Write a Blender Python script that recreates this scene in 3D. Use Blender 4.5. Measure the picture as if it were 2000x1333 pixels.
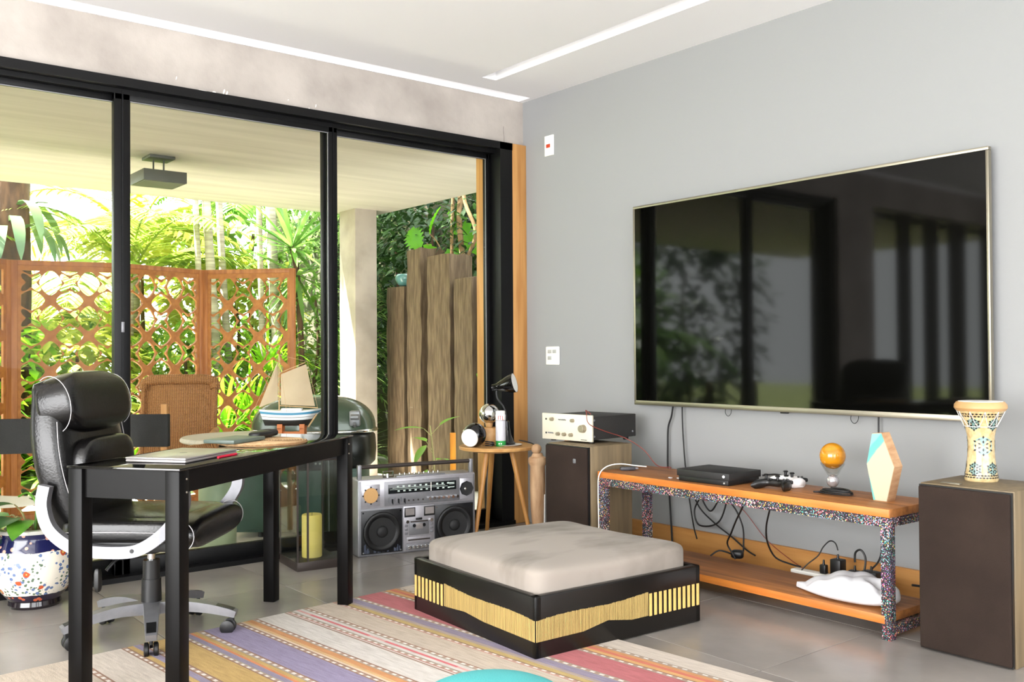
import bpy, bmesh, math, random
from mathutils import Vector, Matrix, Euler
from math import sin, cos, pi, radians, atan2, sqrt
for o in list(bpy.data.objects): bpy.data.objects.remove(o)
S = bpy.context.scene
C = S.collection
random.seed(7)

# ------------------------------------------------------------------ camera, world, sun, fill lamps, exposure
cam = bpy.data.cameras.new('camera'); cam_o = bpy.data.objects.new('camera', cam); C.objects.link(cam_o)
yaw, pitch, roll = 0.67394, 0.013967, -0.006272
f_ = Vector((sin(yaw)*cos(pitch), cos(yaw)*cos(pitch), sin(pitch)))
r0 = Vector((cos(yaw), -sin(yaw), 0)); u0 = r0.cross(f_)
r_ = r0*cos(roll)+u0*sin(roll); u_ = u0*cos(roll)-r0*sin(roll)
m = Matrix((r_, u_, -f_)).transposed().to_4x4(); m.translation = Vector((-3.803, -4.647, 1.05))
cam_o.matrix_world = m
cam.sensor_fit = 'HORIZONTAL'; cam.sensor_width = 36; cam.lens = 36*1856.97/2000; cam.clip_start = .05
S.camera = cam_o
S.view_settings.view_transform = 'Standard'; S.view_settings.look = 'None'
S.view_settings.gamma = 1; S.view_settings.use_curve_mapping = False
S.view_settings.exposure = 0.0

W = bpy.data.worlds.new('sky'); S.world = W; W.use_nodes = True
bg = W.node_tree.nodes['Background']; bg.inputs[0].default_value = (0.96, 0.98, 1.0, 1); bg.inputs[1].default_value = 6.5
sun = bpy.data.lights.new('sun', 'SUN'); sun.energy = 66; sun.angle = radians(1.0); sun.color = (1, .965, .90)
sun_o = bpy.data.objects.new('sun', sun); C.objects.link(sun_o)
sun_o.rotation_euler = Vector((.55, -.31, -1.0)).to_track_quat('-Z', 'Y').to_euler()

def fill_light(name, loc, rot, sx, sy, e, col=(1, .99, .985)):
    l = bpy.data.lights.new(name, 'AREA'); l.shape = 'RECTANGLE'; l.size = sx; l.size_y = sy; l.energy = e; l.color = col
    o = bpy.data.objects.new(name, l); C.objects.link(o); o.location = loc; o.rotation_euler = rot
    return o
# fill lamps added at unseen openings behind the camera and on the left
fill_light('fill_back', (-3.3, -7.12, 1.3), (radians(90), 0, 0), 5.6, 2.2, 36)
fill_light('fill_back_up', (-3.3, -7.05, .5), (radians(150), 0, 0), 5.6, .9, 12, (1, .985, .985))  # added lamp tilted up to brighten the ceiling
fill_light('fill_left', (-6.92, -3.9, 1.3), (radians(90), 0, radians(-90)), 5.0, 2.2, 330)
fill_light('fill_left_up', (-6.85, -3.9, .5), (radians(150), 0, radians(-90)), 5.0, .9, 10, (1, .985, .985))  # left counterpart, also added for the ceiling

# ------------------------------------------------------------------ helpers
def lin(c):
    c = c/255.0
    return c/12.92 if c <= .04045 else ((c+.055)/1.055)**2.4
def rgb(r, g, b): return (lin(r), lin(g), lin(b), 1)

MATS = {}
def mat(name, col, rough=.5, metal=0, var=0, vscale=4, col2=None, bump=0, bscale=60, stretch=(1, 1, 1), spec=.5,
        coat=0, sheen=0, trans=0, emit=None, detail=4, contrast=(.35, .65), alpha=None, bstretch=None):
    m = bpy.data.materials.new(name); m.use_nodes = True; MATS[name] = m
    nt = m.node_tree; N = nt.nodes; L = nt.links; p = N['Principled BSDF']
    p.inputs['Base Color'].default_value = col; p.inputs['Roughness'].default_value = rough; p.inputs['Metallic'].default_value = metal
    p.inputs['Specular IOR Level'].default_value = spec; p.inputs['Coat Weight'].default_value = coat
    if coat: p.inputs['Coat Roughness'].default_value = .08
    p.inputs['Sheen Weight'].default_value = sheen
    tc = N.new('ShaderNodeTexCoord'); mp = N.new('ShaderNodeMapping'); mp.inputs['Scale'].default_value = stretch
    L.new(tc.outputs['Object'], mp.inputs['Vector'])
    if var or col2:
        n = N.new('ShaderNodeTexNoise'); n.inputs['Scale'].default_value = vscale; n.inputs['Detail'].default_value = detail
        L.new(mp.outputs['Vector'], n.inputs['Vector'])
        r = N.new('ShaderNodeValToRGB'); L.new(n.outputs['Fac'], r.inputs['Fac'])
        c2 = col2 or tuple(min(1, c*(1+var)) for c in col[:3])+(1,)
        c1 = col if col2 else tuple(c*(1-var) for c in col[:3])+(1,)
        r.color_ramp.elements[0].position = contrast[0]; r.color_ramp.elements[1].position = contrast[1]
        r.color_ramp.elements[0].color = c1; r.color_ramp.elements[1].color = c2
        L.new(r.outputs['Color'], p.inputs['Base Color'])
    if bump:
        n = N.new('ShaderNodeTexNoise'); n.inputs['Scale'].default_value = bscale; n.inputs['Detail'].default_value = 3
        if bstretch:
            mp2 = N.new('ShaderNodeMapping'); mp2.inputs['Scale'].default_value = bstretch
            L.new(tc.outputs['Object'], mp2.inputs['Vector']); L.new(mp2.outputs['Vector'], n.inputs['Vector'])
        else: L.new(mp.outputs['Vector'], n.inputs['Vector'])
        b = N.new('ShaderNodeBump'); b.inputs['Strength'].default_value = bump; b.inputs['Distance'].default_value = .01
        L.new(n.outputs['Fac'], b.inputs['Height']); L.new(b.outputs['Normal'], p.inputs['Normal'])
    if emit:
        p.inputs['Emission Color'].default_value = emit[0]; p.inputs['Emission Strength'].default_value = emit[1]
    if trans:
        t = N.new('ShaderNodeBsdfTranslucent'); mx = N.new('ShaderNodeMixShader'); mx.inputs[0].default_value = trans
        src = p.inputs['Base Color'].links[0].from_socket if p.inputs['Base Color'].links else None
        if src: L.new(src, t.inputs['Color'])
        else: t.inputs['Color'].default_value = col
        L.new(p.outputs[0], mx.inputs[1]); L.new(t.outputs[0], mx.inputs[2]); L.new(mx.outputs[0], N['Material Output'].inputs['Surface'])
    return m

def glassmat(name, tint, ior=1.45, rough=0.0, k=1.0):
    m = bpy.data.materials.new(name); m.use_nodes = True; nt = m.node_tree; N = nt.nodes; L = nt.links
    N.remove(N['Principled BSDF'])
    t = N.new('ShaderNodeBsdfTransparent'); t.inputs[0].default_value = tint
    g = N.new('ShaderNodeBsdfGlossy'); g.inputs['Roughness'].default_value = rough
    lw_ = N.new('ShaderNodeLayerWeight'); lw_.inputs[0].default_value = .5; f0 = ((ior-1)/(ior+1))**2
    pw_ = N.new('ShaderNodeMath'); pw_.operation = 'POWER'; pw_.inputs[1].default_value = 5; L.new(lw_.outputs['Facing'], pw_.inputs[0])
    mu = N.new('ShaderNodeMath'); mu.operation = 'MULTIPLY_ADD'; mu.inputs[1].default_value = (1-f0)*min(k, 1); mu.inputs[2].default_value = f0*k; mu.use_clamp = True; L.new(pw_.outputs[0], mu.inputs[0])
    x = N.new('ShaderNodeMixShader'); L.new(mu.outputs[0], x.inputs[0]); L.new(t.outputs[0], x.inputs[1]); L.new(g.outputs[0], x.inputs[2])
    L.new(x.outputs[0], N['Material Output'].inputs['Surface'])
    return m

class MB:
    def __init__(s): s.bm = bmesh.new()
    def box(s, c, d, rz=0, bev=0, seg=2, M=None):
        r = bmesh.ops.create_cube(s.bm, size=1)['verts']
        T = Matrix.Translation(c) @ Matrix.Rotation(rz, 4, 'Z') @ Matrix.Diagonal((d[0], d[1], d[2], 1))
        if M is not None: T = M @ T
        bmesh.ops.transform(s.bm, matrix=T, verts=r)
        if bev:
            es = list({e for v in r for e in v.link_edges})
            bmesh.ops.bevel(s.bm, geom=es, offset=bev, segments=seg, affect='EDGES', profile=.5)
        return s
    def cyl(s, p0, p1, r0, r1=None, n=16, caps=True):
        r1 = r0 if r1 is None else r1
        p0, p1 = Vector(p0), Vector(p1); d = p1-p0
        q = d.to_track_quat('Z', 'Y')
        rings = [[p+q @ Vector((r*cos(2*pi*i/n), r*sin(2*pi*i/n), 0)) for i in range(n)] for p, r in ((p0, r0), (p1, r1))]
        s.loft(rings, True, caps); return s
    def loft(s, rings, closed=True, caps=True, loop=False):
        vs = [[s.bm.verts.new(p) for p in r] for r in rings]; n = len(rings[0])
        rr = range(len(vs)) if loop else range(len(vs)-1)
        for i in rr:
            a, b = vs[i], vs[(i+1) % len(vs)]
            for j in range(n if closed else n-1):
                try: s.bm.faces.new((a[j], a[(j+1) % n], b[(j+1) % n], b[j]))
                except ValueError: pass
        if caps and closed:
            for r in (vs[0], vs[-1]):
                try: s.bm.faces.new(r)
                except ValueError: pass
        return s
    def lathe(s, prof, n=24, c=(0, 0, 0), M=None):
        M = M or Matrix.Identity(4); c = Vector(c)
        rings = [[M @ (c+Vector((max(r, 1e-4)*cos(2*pi*i/n), max(r, 1e-4)*sin(2*pi*i/n), z))) for i in range(n)] for r, z in prof]
        s.loft(rings, True, True); return s
    def tube(s, pts, r, n=8, smooth=0, close=False):
        pts = [Vector(p) for p in pts]
        if smooth: pts = spline(pts, smooth)
        N = len(pts); rs = r if isinstance(r, (list, tuple)) else [r]*N
        if len(rs) != N: rs = [rs[0]+(rs[-1]-rs[0])*i/(N-1) for i in range(N)]
        up = Vector((0, 0, 1)); rings = []; prev = None
        for i in range(N):
            t = (pts[min(i+1, N-1)]-pts[max(i-1, 0)]).normalized()
            if prev is None:
                a = t.cross(up) if abs(t.z) < .95 else t.cross(Vector((1, 0, 0)))
            else: a = prev-t*prev.dot(t)
            a.normalize(); prev = a; b = t.cross(a)
            rings.append([pts[i]+(a*cos(2*pi*k/n)+b*sin(2*pi*k/n))*rs[i] for k in range(n)])
        s.loft(rings, True, not close, close); return s
    def ribbon(s, pts, side, w, t, smooth=0):
        pts = [Vector(p) for p in pts]
        if smooth: pts = spline(pts, smooth)
        side = Vector(side).normalized(); N = len(pts); rings = []
        ws = w if isinstance(w, (list, tuple)) else [w]*N
        if len(ws) != N: ws = [ws[0]+(ws[-1]-ws[0])*i/(N-1) for i in range(N)]
        ts = t if isinstance(t, (list, tuple)) else [t]*N
        if len(ts) != N: ts = [ts[0]+(ts[-1]-ts[0])*i/(N-1) for i in range(N)]
        for i in range(N):
            d = (pts[min(i+1, N-1)]-pts[max(i-1, 0)]).normalized(); nn = side.cross(d).normalized()
            a, b = side*ws[i]/2, nn*ts[i]/2
            rings.append([pts[i]+a+b, pts[i]-a+b, pts[i]-a-b, pts[i]+a-b])
        s.loft(rings); return s
    def sell(s, c, d, e1=.3, e2=.3, n=32, m=16, M=None, fn=None):
        M = M or Matrix.Identity(4); c = Vector(c)
        pw = lambda x, e: math.copysign(abs(x)**e, x)
        rings = []
        for i in range(m+1):
            a = -pi/2+pi*i/m; ca = max(cos(a), 1e-3)
            ring = []
            for j in range(n):
                b = 2*pi*j/n
                p = Vector((d[0]/2*pw(ca, e1)*pw(cos(b), e2), d[1]/2*pw(ca, e1)*pw(sin(b), e2), d[2]/2*pw(sin(a), e1)))
                if fn: p = fn(p)
                ring.append(M @ (c+p))
            rings.append(ring)
        s.loft(rings); return s
    def prism(s, poly, z0, z1, M=None):
        M = M or Matrix.Identity(4)
        s.loft([[M @ Vector((x, y, z0)) for x, y in poly], [M @ Vector((x, y, z1)) for x, y in poly]]); return s
    def poly(s, pts):
        try: s.bm.faces.new([s.bm.verts.new(p) for p in pts])
        except ValueError: pass
        return s
    def grid(s, fn, nu, nv):
        vs = [[s.bm.verts.new(fn(i/nu, j/nv)) for j in range(nv+1)] for i in range(nu+1)]
        for i in range(nu):
            for j in range(nv): s.bm.faces.new((vs[i][j], vs[i+1][j], vs[i+1][j+1], vs[i][j+1]))
        return s
    def mesh(s, name, m, ang=35, recalc=True):
        if recalc: bmesh.ops.recalc_face_normals(s.bm, faces=s.bm.faces)
        me = bpy.data.meshes.new(name); s.bm.to_mesh(me); s.bm.free()
        for x in (m if isinstance(m, (list, tuple)) else [m]): me.materials.append(x)
        if ang and len(me.polygons):
            me.shade_smooth(); me.set_sharp_from_angle(angle=radians(ang))
        return me

def spline(P, k):
    out = []
    for i in range(len(P)-1):
        p0, p1, p2, p3 = P[max(i-1, 0)], P[i], P[i+1], P[min(i+2, len(P)-1)]
        for j in range(k):
            t = j/k
            out.append(.5*((2*p1)+(p2-p0)*t+(2*p0-5*p1+4*p2-p3)*t*t+(3*p1-p0-3*p2+p3)*t**3))
    out.append(P[-1]); return out

def obj(name, mb, m, parent=None, loc=None, rz=0, ang=35, recalc=True):
    me = mb if isinstance(mb, bpy.types.Mesh) else mb.mesh(name, m, ang, recalc)
    o = bpy.data.objects.new(name, me); C.objects.link(o)
    if parent: o.parent = parent
    if loc is not None: o.location = loc
    o.rotation_euler[2] = rz
    return o
def tag(o, label=None, cat=None, group=None, kind=None):
    if label: o['label'] = label
    if cat: o['category'] = cat
    if group: o['group'] = group
    if kind: o['kind'] = kind
    return o
def thing(name, label, cat, loc=(0, 0, 0), rz=0, group=None):
    o = bpy.data.objects.new(name, None); C.objects.link(o); o.empty_display_size = .05
    o.location = loc; o.rotation_euler[2] = rz
    return tag(o, label, cat, group)
def struct(name, mb, m, parent=None, ang=35):
    o = obj(name, mb, m, parent, ang=ang)
    if not parent: o['kind'] = 'structure'
    return o
def B(c, d, rz=0, bev=0, seg=2, M=None): return MB().box(c, d, rz, bev, seg, M)
def copy_tree(o, parent=None):
    c = o.copy(); C.objects.link(c)
    if parent: c.parent = parent
    for ch in [x for x in o.children]: copy_tree(ch, c)
    return c
RX = lambda a: Matrix.Rotation(a, 4, 'X')
RY = lambda a: Matrix.Rotation(a, 4, 'Y')
RZ = lambda a: Matrix.Rotation(a, 4, 'Z')
T_ = lambda *a: Matrix.Translation(a)

# ------------------------------------------------------------------ materials
m_wall = mat('grey_paint', rgb(145, 146, 146), .85, bump=.03, bscale=120)
m_ceil = mat('ceiling_paint', rgb(236, 235, 236), .9)
m_conc = mat('raw_concrete', rgb(158, 150, 143), .85, col2=rgb(184, 176, 168), vscale=3, detail=8, bump=.25, bscale=25)
m_chip = mat('white_chip', rgb(235, 232, 225), .9)
m_crack = mat('crack_dark', rgb(120, 112, 105), .9)
m_tile = mat('floor_tile', rgb(130, 125, 120), .24, col2=rgb(152, 146, 140), vscale=2.2, detail=8, bump=.03, bscale=40, spec=.6)
m_grout = mat('grout', rgb(170, 164, 156), .9)
m_blackmetal = mat('black_anodised', rgb(8, 8, 9), .4, spec=.25)
m_glass = glassmat('window_glass', (.97, .985, .975, 1), 1.35, 0, .15)
m_wood_pale = mat('pale_wood', rgb(196, 146, 86), .5, col2=rgb(170, 118, 62), vscale=3, stretch=(9, 9, .6), detail=6, bump=.05)
m_wood_base = mat('baseboard_wood', rgb(194, 140, 78), .5, col2=rgb(172, 116, 58), vscale=3, stretch=(9, .6, 9), detail=6, bump=.05)
m_led = mat('led_diffuser', (1, 1, 1, 1), .6, emit=((1, .99, .98, 1), .6))
m_white = mat('white_plastic', rgb(238, 236, 230), .4)
m_red = mat('red_switch', rgb(190, 60, 30), .4)
m_greyplastic = mat('grey_plastic', rgb(170, 170, 165), .4)
m_black = mat('black_plastic', rgb(16, 16, 17), .4)
m_blackgloss = mat('black_gloss', rgb(8, 8, 9), .08, coat=.4)
m_screen = mat('tv_screen', rgb(5, 5, 4), .05, spec=.24)
m_champ = mat('champagne_metal', rgb(158, 152, 136), .35, metal=.9, var=.05)
m_chrome = mat('chrome', rgb(225, 225, 225), .08, metal=1)
m_alu = mat('brushed_silver', rgb(138, 138, 142), .42, metal=.6, var=.06, vscale=30)
m_silverp = mat('silver_paint', rgb(176, 174, 180), .35, metal=.55, var=.04, vscale=40)

# ------------------------------------------------------------------ room shell
fl = MB().box((-3.55, -3.6, -.06), (7.3, 7.3, .1))
floor = struct('floor', fl, m_grout)
TS = .70
tile_me = B((0, 0, 0), (TS-.003, TS-.003, .011), bev=.0012, seg=1).mesh('tile', m_tile)
for i in range(11):
    for j in range(11):
        x = -.5-TS/2-TS*(i-1); y = -2.69+TS/2+TS*(3-j)
        x0, x1 = max(x-TS/2, -7.1), min(x+TS/2, -.0); y0, y1 = max(y-TS/2, -7.15), min(y+TS/2, -.03)
        if x1-x0 < .03 or y1-y0 < .03: continue
        if x1-x0 > TS-.01 and y1-y0 > TS-.01:
            obj('tile', tile_me, None, floor, loc=(x, y, -.0055))
        else:
            obj('tile', B((0, 0, 0), (x1-x0-.003, y1-y0-.003, .011)), m_tile, floor, loc=((x0+x1)/2, (y0+y1)/2, -.0055))
ZC = 2.641; ZF = 2.364
cl = MB()
zt = ZC+.07
cl.box((-3.55, -.01, zt), (7.3, .02, .14)).box((-3.55, -3.7, zt+.06), (7.3, 7.4, .02))
cl.box((-.02, -.075, zt), (.04, .11, .14)).box((-3.55, -.215, zt), (7.3, .17, .14))
cl.box((-.22, -3.75, zt), (.44, 6.9, .14)).box((-3.87, -3.75, zt), (6.66, 6.9, .14))
struct('ceiling', cl, m_ceil)
for nm, c, d, lb in (('recessed_light', (-3.5, -.075, ZC+.055), (6.9, .10, .01), 'long white recessed light slot in the ceiling along the concrete beam'),
                     ('recessed_light', (-.49, -3.6, ZC+.055), (.09, 6.5, .01), 'white recessed light slot in the ceiling running along the grey wall')):
    t = thing(nm, lb, 'ceiling light', (c[0], c[1], ZC))
    obj('diffuser', B((0, 0, .055), d), m_led, t)
struct('wall_right', MB().box((.1, -3.6, 1.35), (.2, 7.6, 2.95)), m_wall)
wb = MB()   # wall behind the camera with a wide garden opening
wb.box((-3.5, -7.3, 2.55), (7.4, .2, .3)).box((-6.7, -7.3, 1.2), (.8, .2, 2.5)).box((-.2, -7.3, 1.2), (.5, .2, 2.5))
struct('wall_back', wb, m_wall)
wl = MB()
wl.box((-7.1, -3.6, 2.55), (.2, 7.3, .3)).box((-7.1, -.6, 1.2), (.2, 1.3, 2.5)).box((-7.1, -6.85, 1.2), (.2, .8, 2.5))
struct('wall_left', wl, m_wall)
beam = struct('wall_front', MB().box((-3.55, .09, (ZF+ZC)/2+.02), (7.1, .2, ZC-ZF+.04)), m_conc)
ch = MB()
for k, (x, z, w, h) in enumerate([(-1.95, 2.385, .012, .03), (-2.06, 2.372, .05, .006), (-2.0, 2.375, .02, .008), (-1.935, 2.38, .01, .022), (-1.60, 2.40, .006, .008), (-1.44, 2.395, .006, .018), (-1.48, 2.375, .008, .006), (-2.19, 2.41, .005, .02)]):
    ch.prism([(x+w/2*cos(a)*random.uniform(.7, 1.2)+h*.3*sin(a)*.4, z+h/2*sin(a)*random.uniform(.7, 1.2)) for a in [i*pi/4 for i in range(8)]], 0, .002, M=T_(0, -.0095, 0) @ RX(pi/2))
obj('plaster_chip', ch, m_chip, beam)
obj('crack', MB().tube([(-.155, -.0105, 2.37), (-.153, -.0105, 2.40), (-.158, -.0105, 2.44), (-.157, -.0105, 2.47)], .0013, 5), m_crack, beam)
# left wall piece of the window wall and a concrete column (seen in the television's reflection)
struct('column', MB().box((-3.8, .06, ZF/2), (.56, .28, ZF)), m_conc)
struct('baseboard_right', MB().box((-.011, -4.0, .07), (.022, 6.4, .14), bev=.003), m_wood_base)
struct('trim_1', MB().box((-.056, .03, ZF/2), (.112, .14, ZF), bev=.003), m_wood_pale)      # wooden post in the corner
struct('trim_2', MB().box((-.155, .20, ZF/2), (.07, .07, ZF), bev=.003), m_wood_pale)        # wooden post outside the glass

# sliding doors: outer frame (trim_3) and leaves
fr = MB()
fr.box((-1.82, .035, ZF-.022), (3.42, .15, .044)).box((-1.82, .06, ZF-.052), (3.42, .10, .03))
fr.box((-.16, .035, ZF/2), (.095, .15, ZF))
fr.box((-3.5, .035, ZF/2), (.06, .15, ZF))
fr.box((-1.82, .035, .012), (3.42, .17, .024))
struct('trim_3', fr, m_blackmetal)
def door_leaf(n, x0, x1, y, sl=.05, sr=.05):
    z0, z1 = .02, ZF-.045
    o = struct('window_%d' % n, MB().box(((x0+x1)/2, y, z1-.025), (x1-x0, .036, .05), bev=.003), m_blackmetal)
    obj('bottom_rail', MB().box(((x0+x1)/2, y, z0+.037), (x1-x0, .036, .074), bev=.003), m_blackmetal, o)
    obj('stile', MB().box((x0+sl/2, y, (z0+z1)/2), (sl, .036, z1-z0), bev=.004).box((x0+sl/2, y-.019, (z0+z1)/2), (.006, .006, z1-z0)), m_blackmetal, o)
    obj('stile', MB().box((x1-sr/2, y, (z0+z1)/2), (sr, .036, z1-z0), bev=.004).box((x1-sr/2, y-.019, (z0+z1)/2), (.006, .006, z1-z0)), m_blackmetal, o)
    obj('glass_pane', MB().box(((x0+x1)/2, y, (z0+z1)/2), (x1-x0-.09, .006, z1-z0-.1)), m_glass, o)
    obj('glazing_bead', MB().box(((x0+x1)/2, y-.014, z1-.053), (x1-x0-.09, .006, .004)).box((x1-sr-.002, y-.014, (z0+z1)/2), (.003, .006, z1-z0-.1)), m_alu, o)
    return o
w1 = door_leaf(1, -3.47, -2.415, .075)
w2 = door_leaf(2, -2.475, -1.30, .03, sl=.075, sr=.055)
w3 = door_leaf(3, -1.365, -.205, .075, sl=.085, sr=.04)
obj('latch', MB().box((-2.437, .008, 1.19), (.014, .006, .05), bev=.002), m_alu, w2)
w4 = door_leaf(4, -5.4, -4.08, .03); w5 = door_leaf(5, -6.9, -5.38, .075)
m_curtain = mat('dark_curtain', rgb(60, 54, 46), .9)
for i, (xa, xb, wh) in enumerate(((-4.75, -4.5, 'first from the column'), (-5.25, -4.98, 'second from the column'), (-5.8, -5.45, 'third from the column'), (-6.75, -6.1, 'widest, farthest from the column'))):
    def fn(u, v, xa=xa, xb=xb): return Vector((xa+(xb-xa)*u, -.06+.025*sin(u*22), .02+2.3*v))
    tag(obj('curtain', MB().grid(fn, 40, 2), m_curtain, ang=80), 'dark curtain reflected in the television, '+wh, 'curtain', 'dark curtains at the far left door')
# ------------------------------------------------------------------ rug
def rug():
    stripes = []  # (x_right, x_left, kind)
    be, be2, li = rgb(207, 196, 184), rgb(200, 186, 170), rgb(214, 208, 202)
    orr, pk, pu, ol, ta = rgb(206, 148, 100), rgb(188, 112, 116), rgb(150, 141, 162), rgb(192, 168, 112), rgb(196, 164, 104)
    br, wh, rd, pu2, gr = rgb(150, 118, 100), rgb(232, 224, 216), rgb(214, 120, 125), rgb(152, 142, 170), rgb(165, 155, 140)
    seq = [(.090, be, 0), (.007, gr, 0), (.008, wh, 1), (.007, gr, 0), (.02, orr, 0), (.02, rgb(208, 122, 100), 0), (.02, rgb(214, 168, 112), 0), (.007, br, 0), (.010, wh, 1), (.006, gr, 0),
           (.125, pk, 0), (.006, gr, 0), (.011, wh, 1), (.006, gr, 0), (.040, pu, 0), (.018, rgb(176, 160, 150), 0), (.024, ol, 0), (.006, br, 0), (.009, wh, 1), (.006, rgb(200, 150, 140), 0),
           (.120, be2, 0), (.006, br, 0), (.011, wh, 1), (.007, gr, 0), (.016, li, 0), (.014, rd, 2), (.016, li, 0), (.008, gr, 0), (.010, wh, 1), (.007, rgb(190, 140, 130), 0), (.006, li, 0), (.007, br, 0),
           (.120, li, 0), (.007, br, 0), (.010, wh, 1), (.006, gr, 0), (.026, orr, 0), (.014, rgb(214, 176, 128), 0), (.010, rgb(222, 200, 176), 0), (.007, br, 0), (.010, wh, 1), (.006, br, 0),
           (.130, pu2, 0), (.007, br, 0), (.012, wh, 1), (.007, gr, 0), (.018, ta, 0), (.012, rgb(214, 140, 96), 0), (.022, pu, 0), (.006, gr, 0), (.010, wh, 1), (.006, br, 0),
           (.115, ta, 0), (.007, br, 0), (.012, wh, 1), (.008, br, 0), (.026, pu, 0), (.02, ta, 0), (.007, br, 0), (.010, wh, 1), (.006, br, 0), (.15, be, 0), (.007, br, 0), (.012, wh, 1), (.007, br, 0), (.30, be2, 0)]
    m = bpy.data.materials.new('woven_rug'); m.use_nodes = True; nt = m.node_tree; N = nt.nodes; L = nt.links; p = N['Principled BSDF']
    p.inputs['Roughness'].default_value = .95; p.inputs['Sheen Weight'].default_value = .0
    at = N.new('ShaderNodeAttribute'); at.attribute_name = 'weave'
    tc = N.new('ShaderNodeTexCoord'); mp = N.new('ShaderNodeMapping'); mp.inputs['Scale'].default_value = (60, 6, 60); L.new(tc.outputs['Object'], mp.inputs['Vector'])
    n = N.new('ShaderNodeTexNoise'); n.inputs['Scale'].default_value = 2; n.inputs['Detail'].default_value = 6; L.new(mp.outputs[0], n.inputs['Vector'])
    n2 = N.new('ShaderNodeTexNoise'); n2.inputs['Scale'].default_value = 260; L.new(tc.outputs['Object'], n2.inputs['Vector'])
    mx = N.new('ShaderNodeMix'); mx.data_type = 'RGBA'; mx.blend_type = 'MULTIPLY'; mx.inputs[0].default_value = 1
    r = N.new('ShaderNodeValToRGB'); r.color_ramp.elements[0].position = .3; r.color_ramp.elements[0].color = (.74, .73, .72, 1); r.color_ramp.elements[1].position = .65; r.color_ramp.elements[1].color = (.96, .96, .96, 1)
    L.new(n.outputs['Fac'], r.inputs[0]); L.new(at.outputs['Color'], mx.inputs[6]); L.new(r.outputs[0], mx.inputs[7]); L.new(mx.outputs[2], p.inputs['Base Color'])
    b = N.new('ShaderNodeBump'); b.inputs['Strength'].default_value = .35; b.inputs['Distance'].default_value = .004; L.new(n2.outputs['Fac'], b.inputs['Height']); L.new(b.outputs[0], p.inputs['Normal'])
    bm = bmesh.new(); cl = bm.loops.layers.float_color.new('weave'); Lh = 2.6; h = .009
    def q(x0, x1, y0, y1, c):
        f = bm.faces.new([bm.verts.new((x, y, h)) for x, y in ((x0, y0), (x1, y0), (x1, y1), (x0, y1))])
        for l in f.loops: l[cl] = c
    x = 0
    for w, c, k in seq:
        if k == 0: q(x-w, x, -Lh, 0, c)
        else:
            n_ = 130 if k == 1 else 26; d = Lh/n_
            for i in range(n_):
                if k == 1: q(x-w, x, -(i+1)*d, -i*d, wh if i % 2 else rgb(178, 150, 132))
                else: q(x-w, x, -(i+1)*d, -i*d, rd if (i*7) % 5 else rgb(222, 170, 165))
        x -= w
    c = be
    for pts in (((x, 0, 0), (0, 0, 0), (0, 0, h), (x, 0, h)), ((0, 0, 0), (0, -Lh, 0), (0, -Lh, h), (0, 0, h)), ((x, -Lh, 0), (x, 0, 0), (x, 0, h), (x, -Lh, h)), ((0, -Lh, 0), (x, -Lh, 0), (x, -Lh, h), (0, -Lh, h)), ((x, 0, 0), (x, -Lh, 0), (0, -Lh, 0), (0, 0, 0))):
        f = bm.faces.new([bm.verts.new(v) for v in pts])
        for l in f.loops: l[cl] = c
    me = bpy.data.meshes.new('rug'); bm.to_mesh(me); bm.free(); me.materials.append(m)
    o = bpy.data.objects.new('rug', me); C.objects.link(o); o.location = (-1.449, -.99, .0005); o.rotation_euler[2] = radians(5.4)
    tag(o, 'striped woven rug in pink, purple, tan and beige on the tile floor', 'rug')
rug()

# ------------------------------------------------------------------ television
m_bezel = m_champ
yl, yr, z0, z1 = -1.024, -2.93, .773, 1.848
tv = thing('television', 'huge wall-mounted flat television with black screen and thin champagne frame', 'television', (0, (yl+yr)/2, z0))
w, h = yl-yr, z1-z0
obj('back_housing', B((-.025, 0, h/2), (.05, w-.25, h-.2), bev=.01), m_black, tv)
obj('panel', B((-.05, 0, h/2), (.018, w-.012, h-.012)), m_black, tv)
obj('screen', B((-.0595, 0, h/2+.003), (.002, w-.026, h-.034)), m_screen, tv)
obj('frame_top', B((-.049, 0, h-.007), (.026, w, .014), bev=.002), m_bezel, tv)
obj('frame_bottom', B((-.049, 0, .012), (.026, w, .024), bev=.002), m_bezel, tv)
obj('frame_side', B((-.049, w/2-.006, h/2), (.026, .012, h-.03), bev=.002), m_bezel, tv)
obj('frame_side', B((-.049, -w/2+.006, h/2), (.026, .012, h-.03), bev=.002), m_bezel, tv)
obj('sensor', B((-.05, .0, -.003), (.014, .04, .008), bev=.002), m_black, tv)
m_cable = mat('black_cable', rgb(18, 17, 18), .5)
for y in (-1.62, -2.31):
    obj('cable_loop', MB().tube([(-.03, y-tv.location.y, .01), (-.03, y-tv.location.y+.004, -.02), (-.03, y-tv.location.y-.012, -.036), (-.03, y-tv.location.y-.03, -.022), (-.03, y-tv.location.y-.034, .01)], .0016, 6, 6), m_cable, tv)

# wall plates
t = thing('switch_plate', 'white wall plate with a small red rocker near the ceiling corner', 'switch', (0, -.269, 2.324))
obj('plate', B((-.005, 0, 0), (.01, .084, .125), bev=.004, seg=3), m_white, t)
obj('rocker', B((-.011, .004, -.002), (.006, .034, .022), bev=.002), m_red, t)
t = thing('socket_plate', 'square white wall socket plate beside the wooden corner post', 'socket', (0, -.287, 1.04))
obj('plate', B((-.005, 0, 0), (.01, .122, .112), bev=.006, seg=3), m_white, t)
for y, z in ((.022, .026), (-.022, .026), (.022, -.014)):
    obj('socket_insert', B((-.0105, y, z), (.005, .034, .022), bev=.002), m_greyplastic, t)

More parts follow.
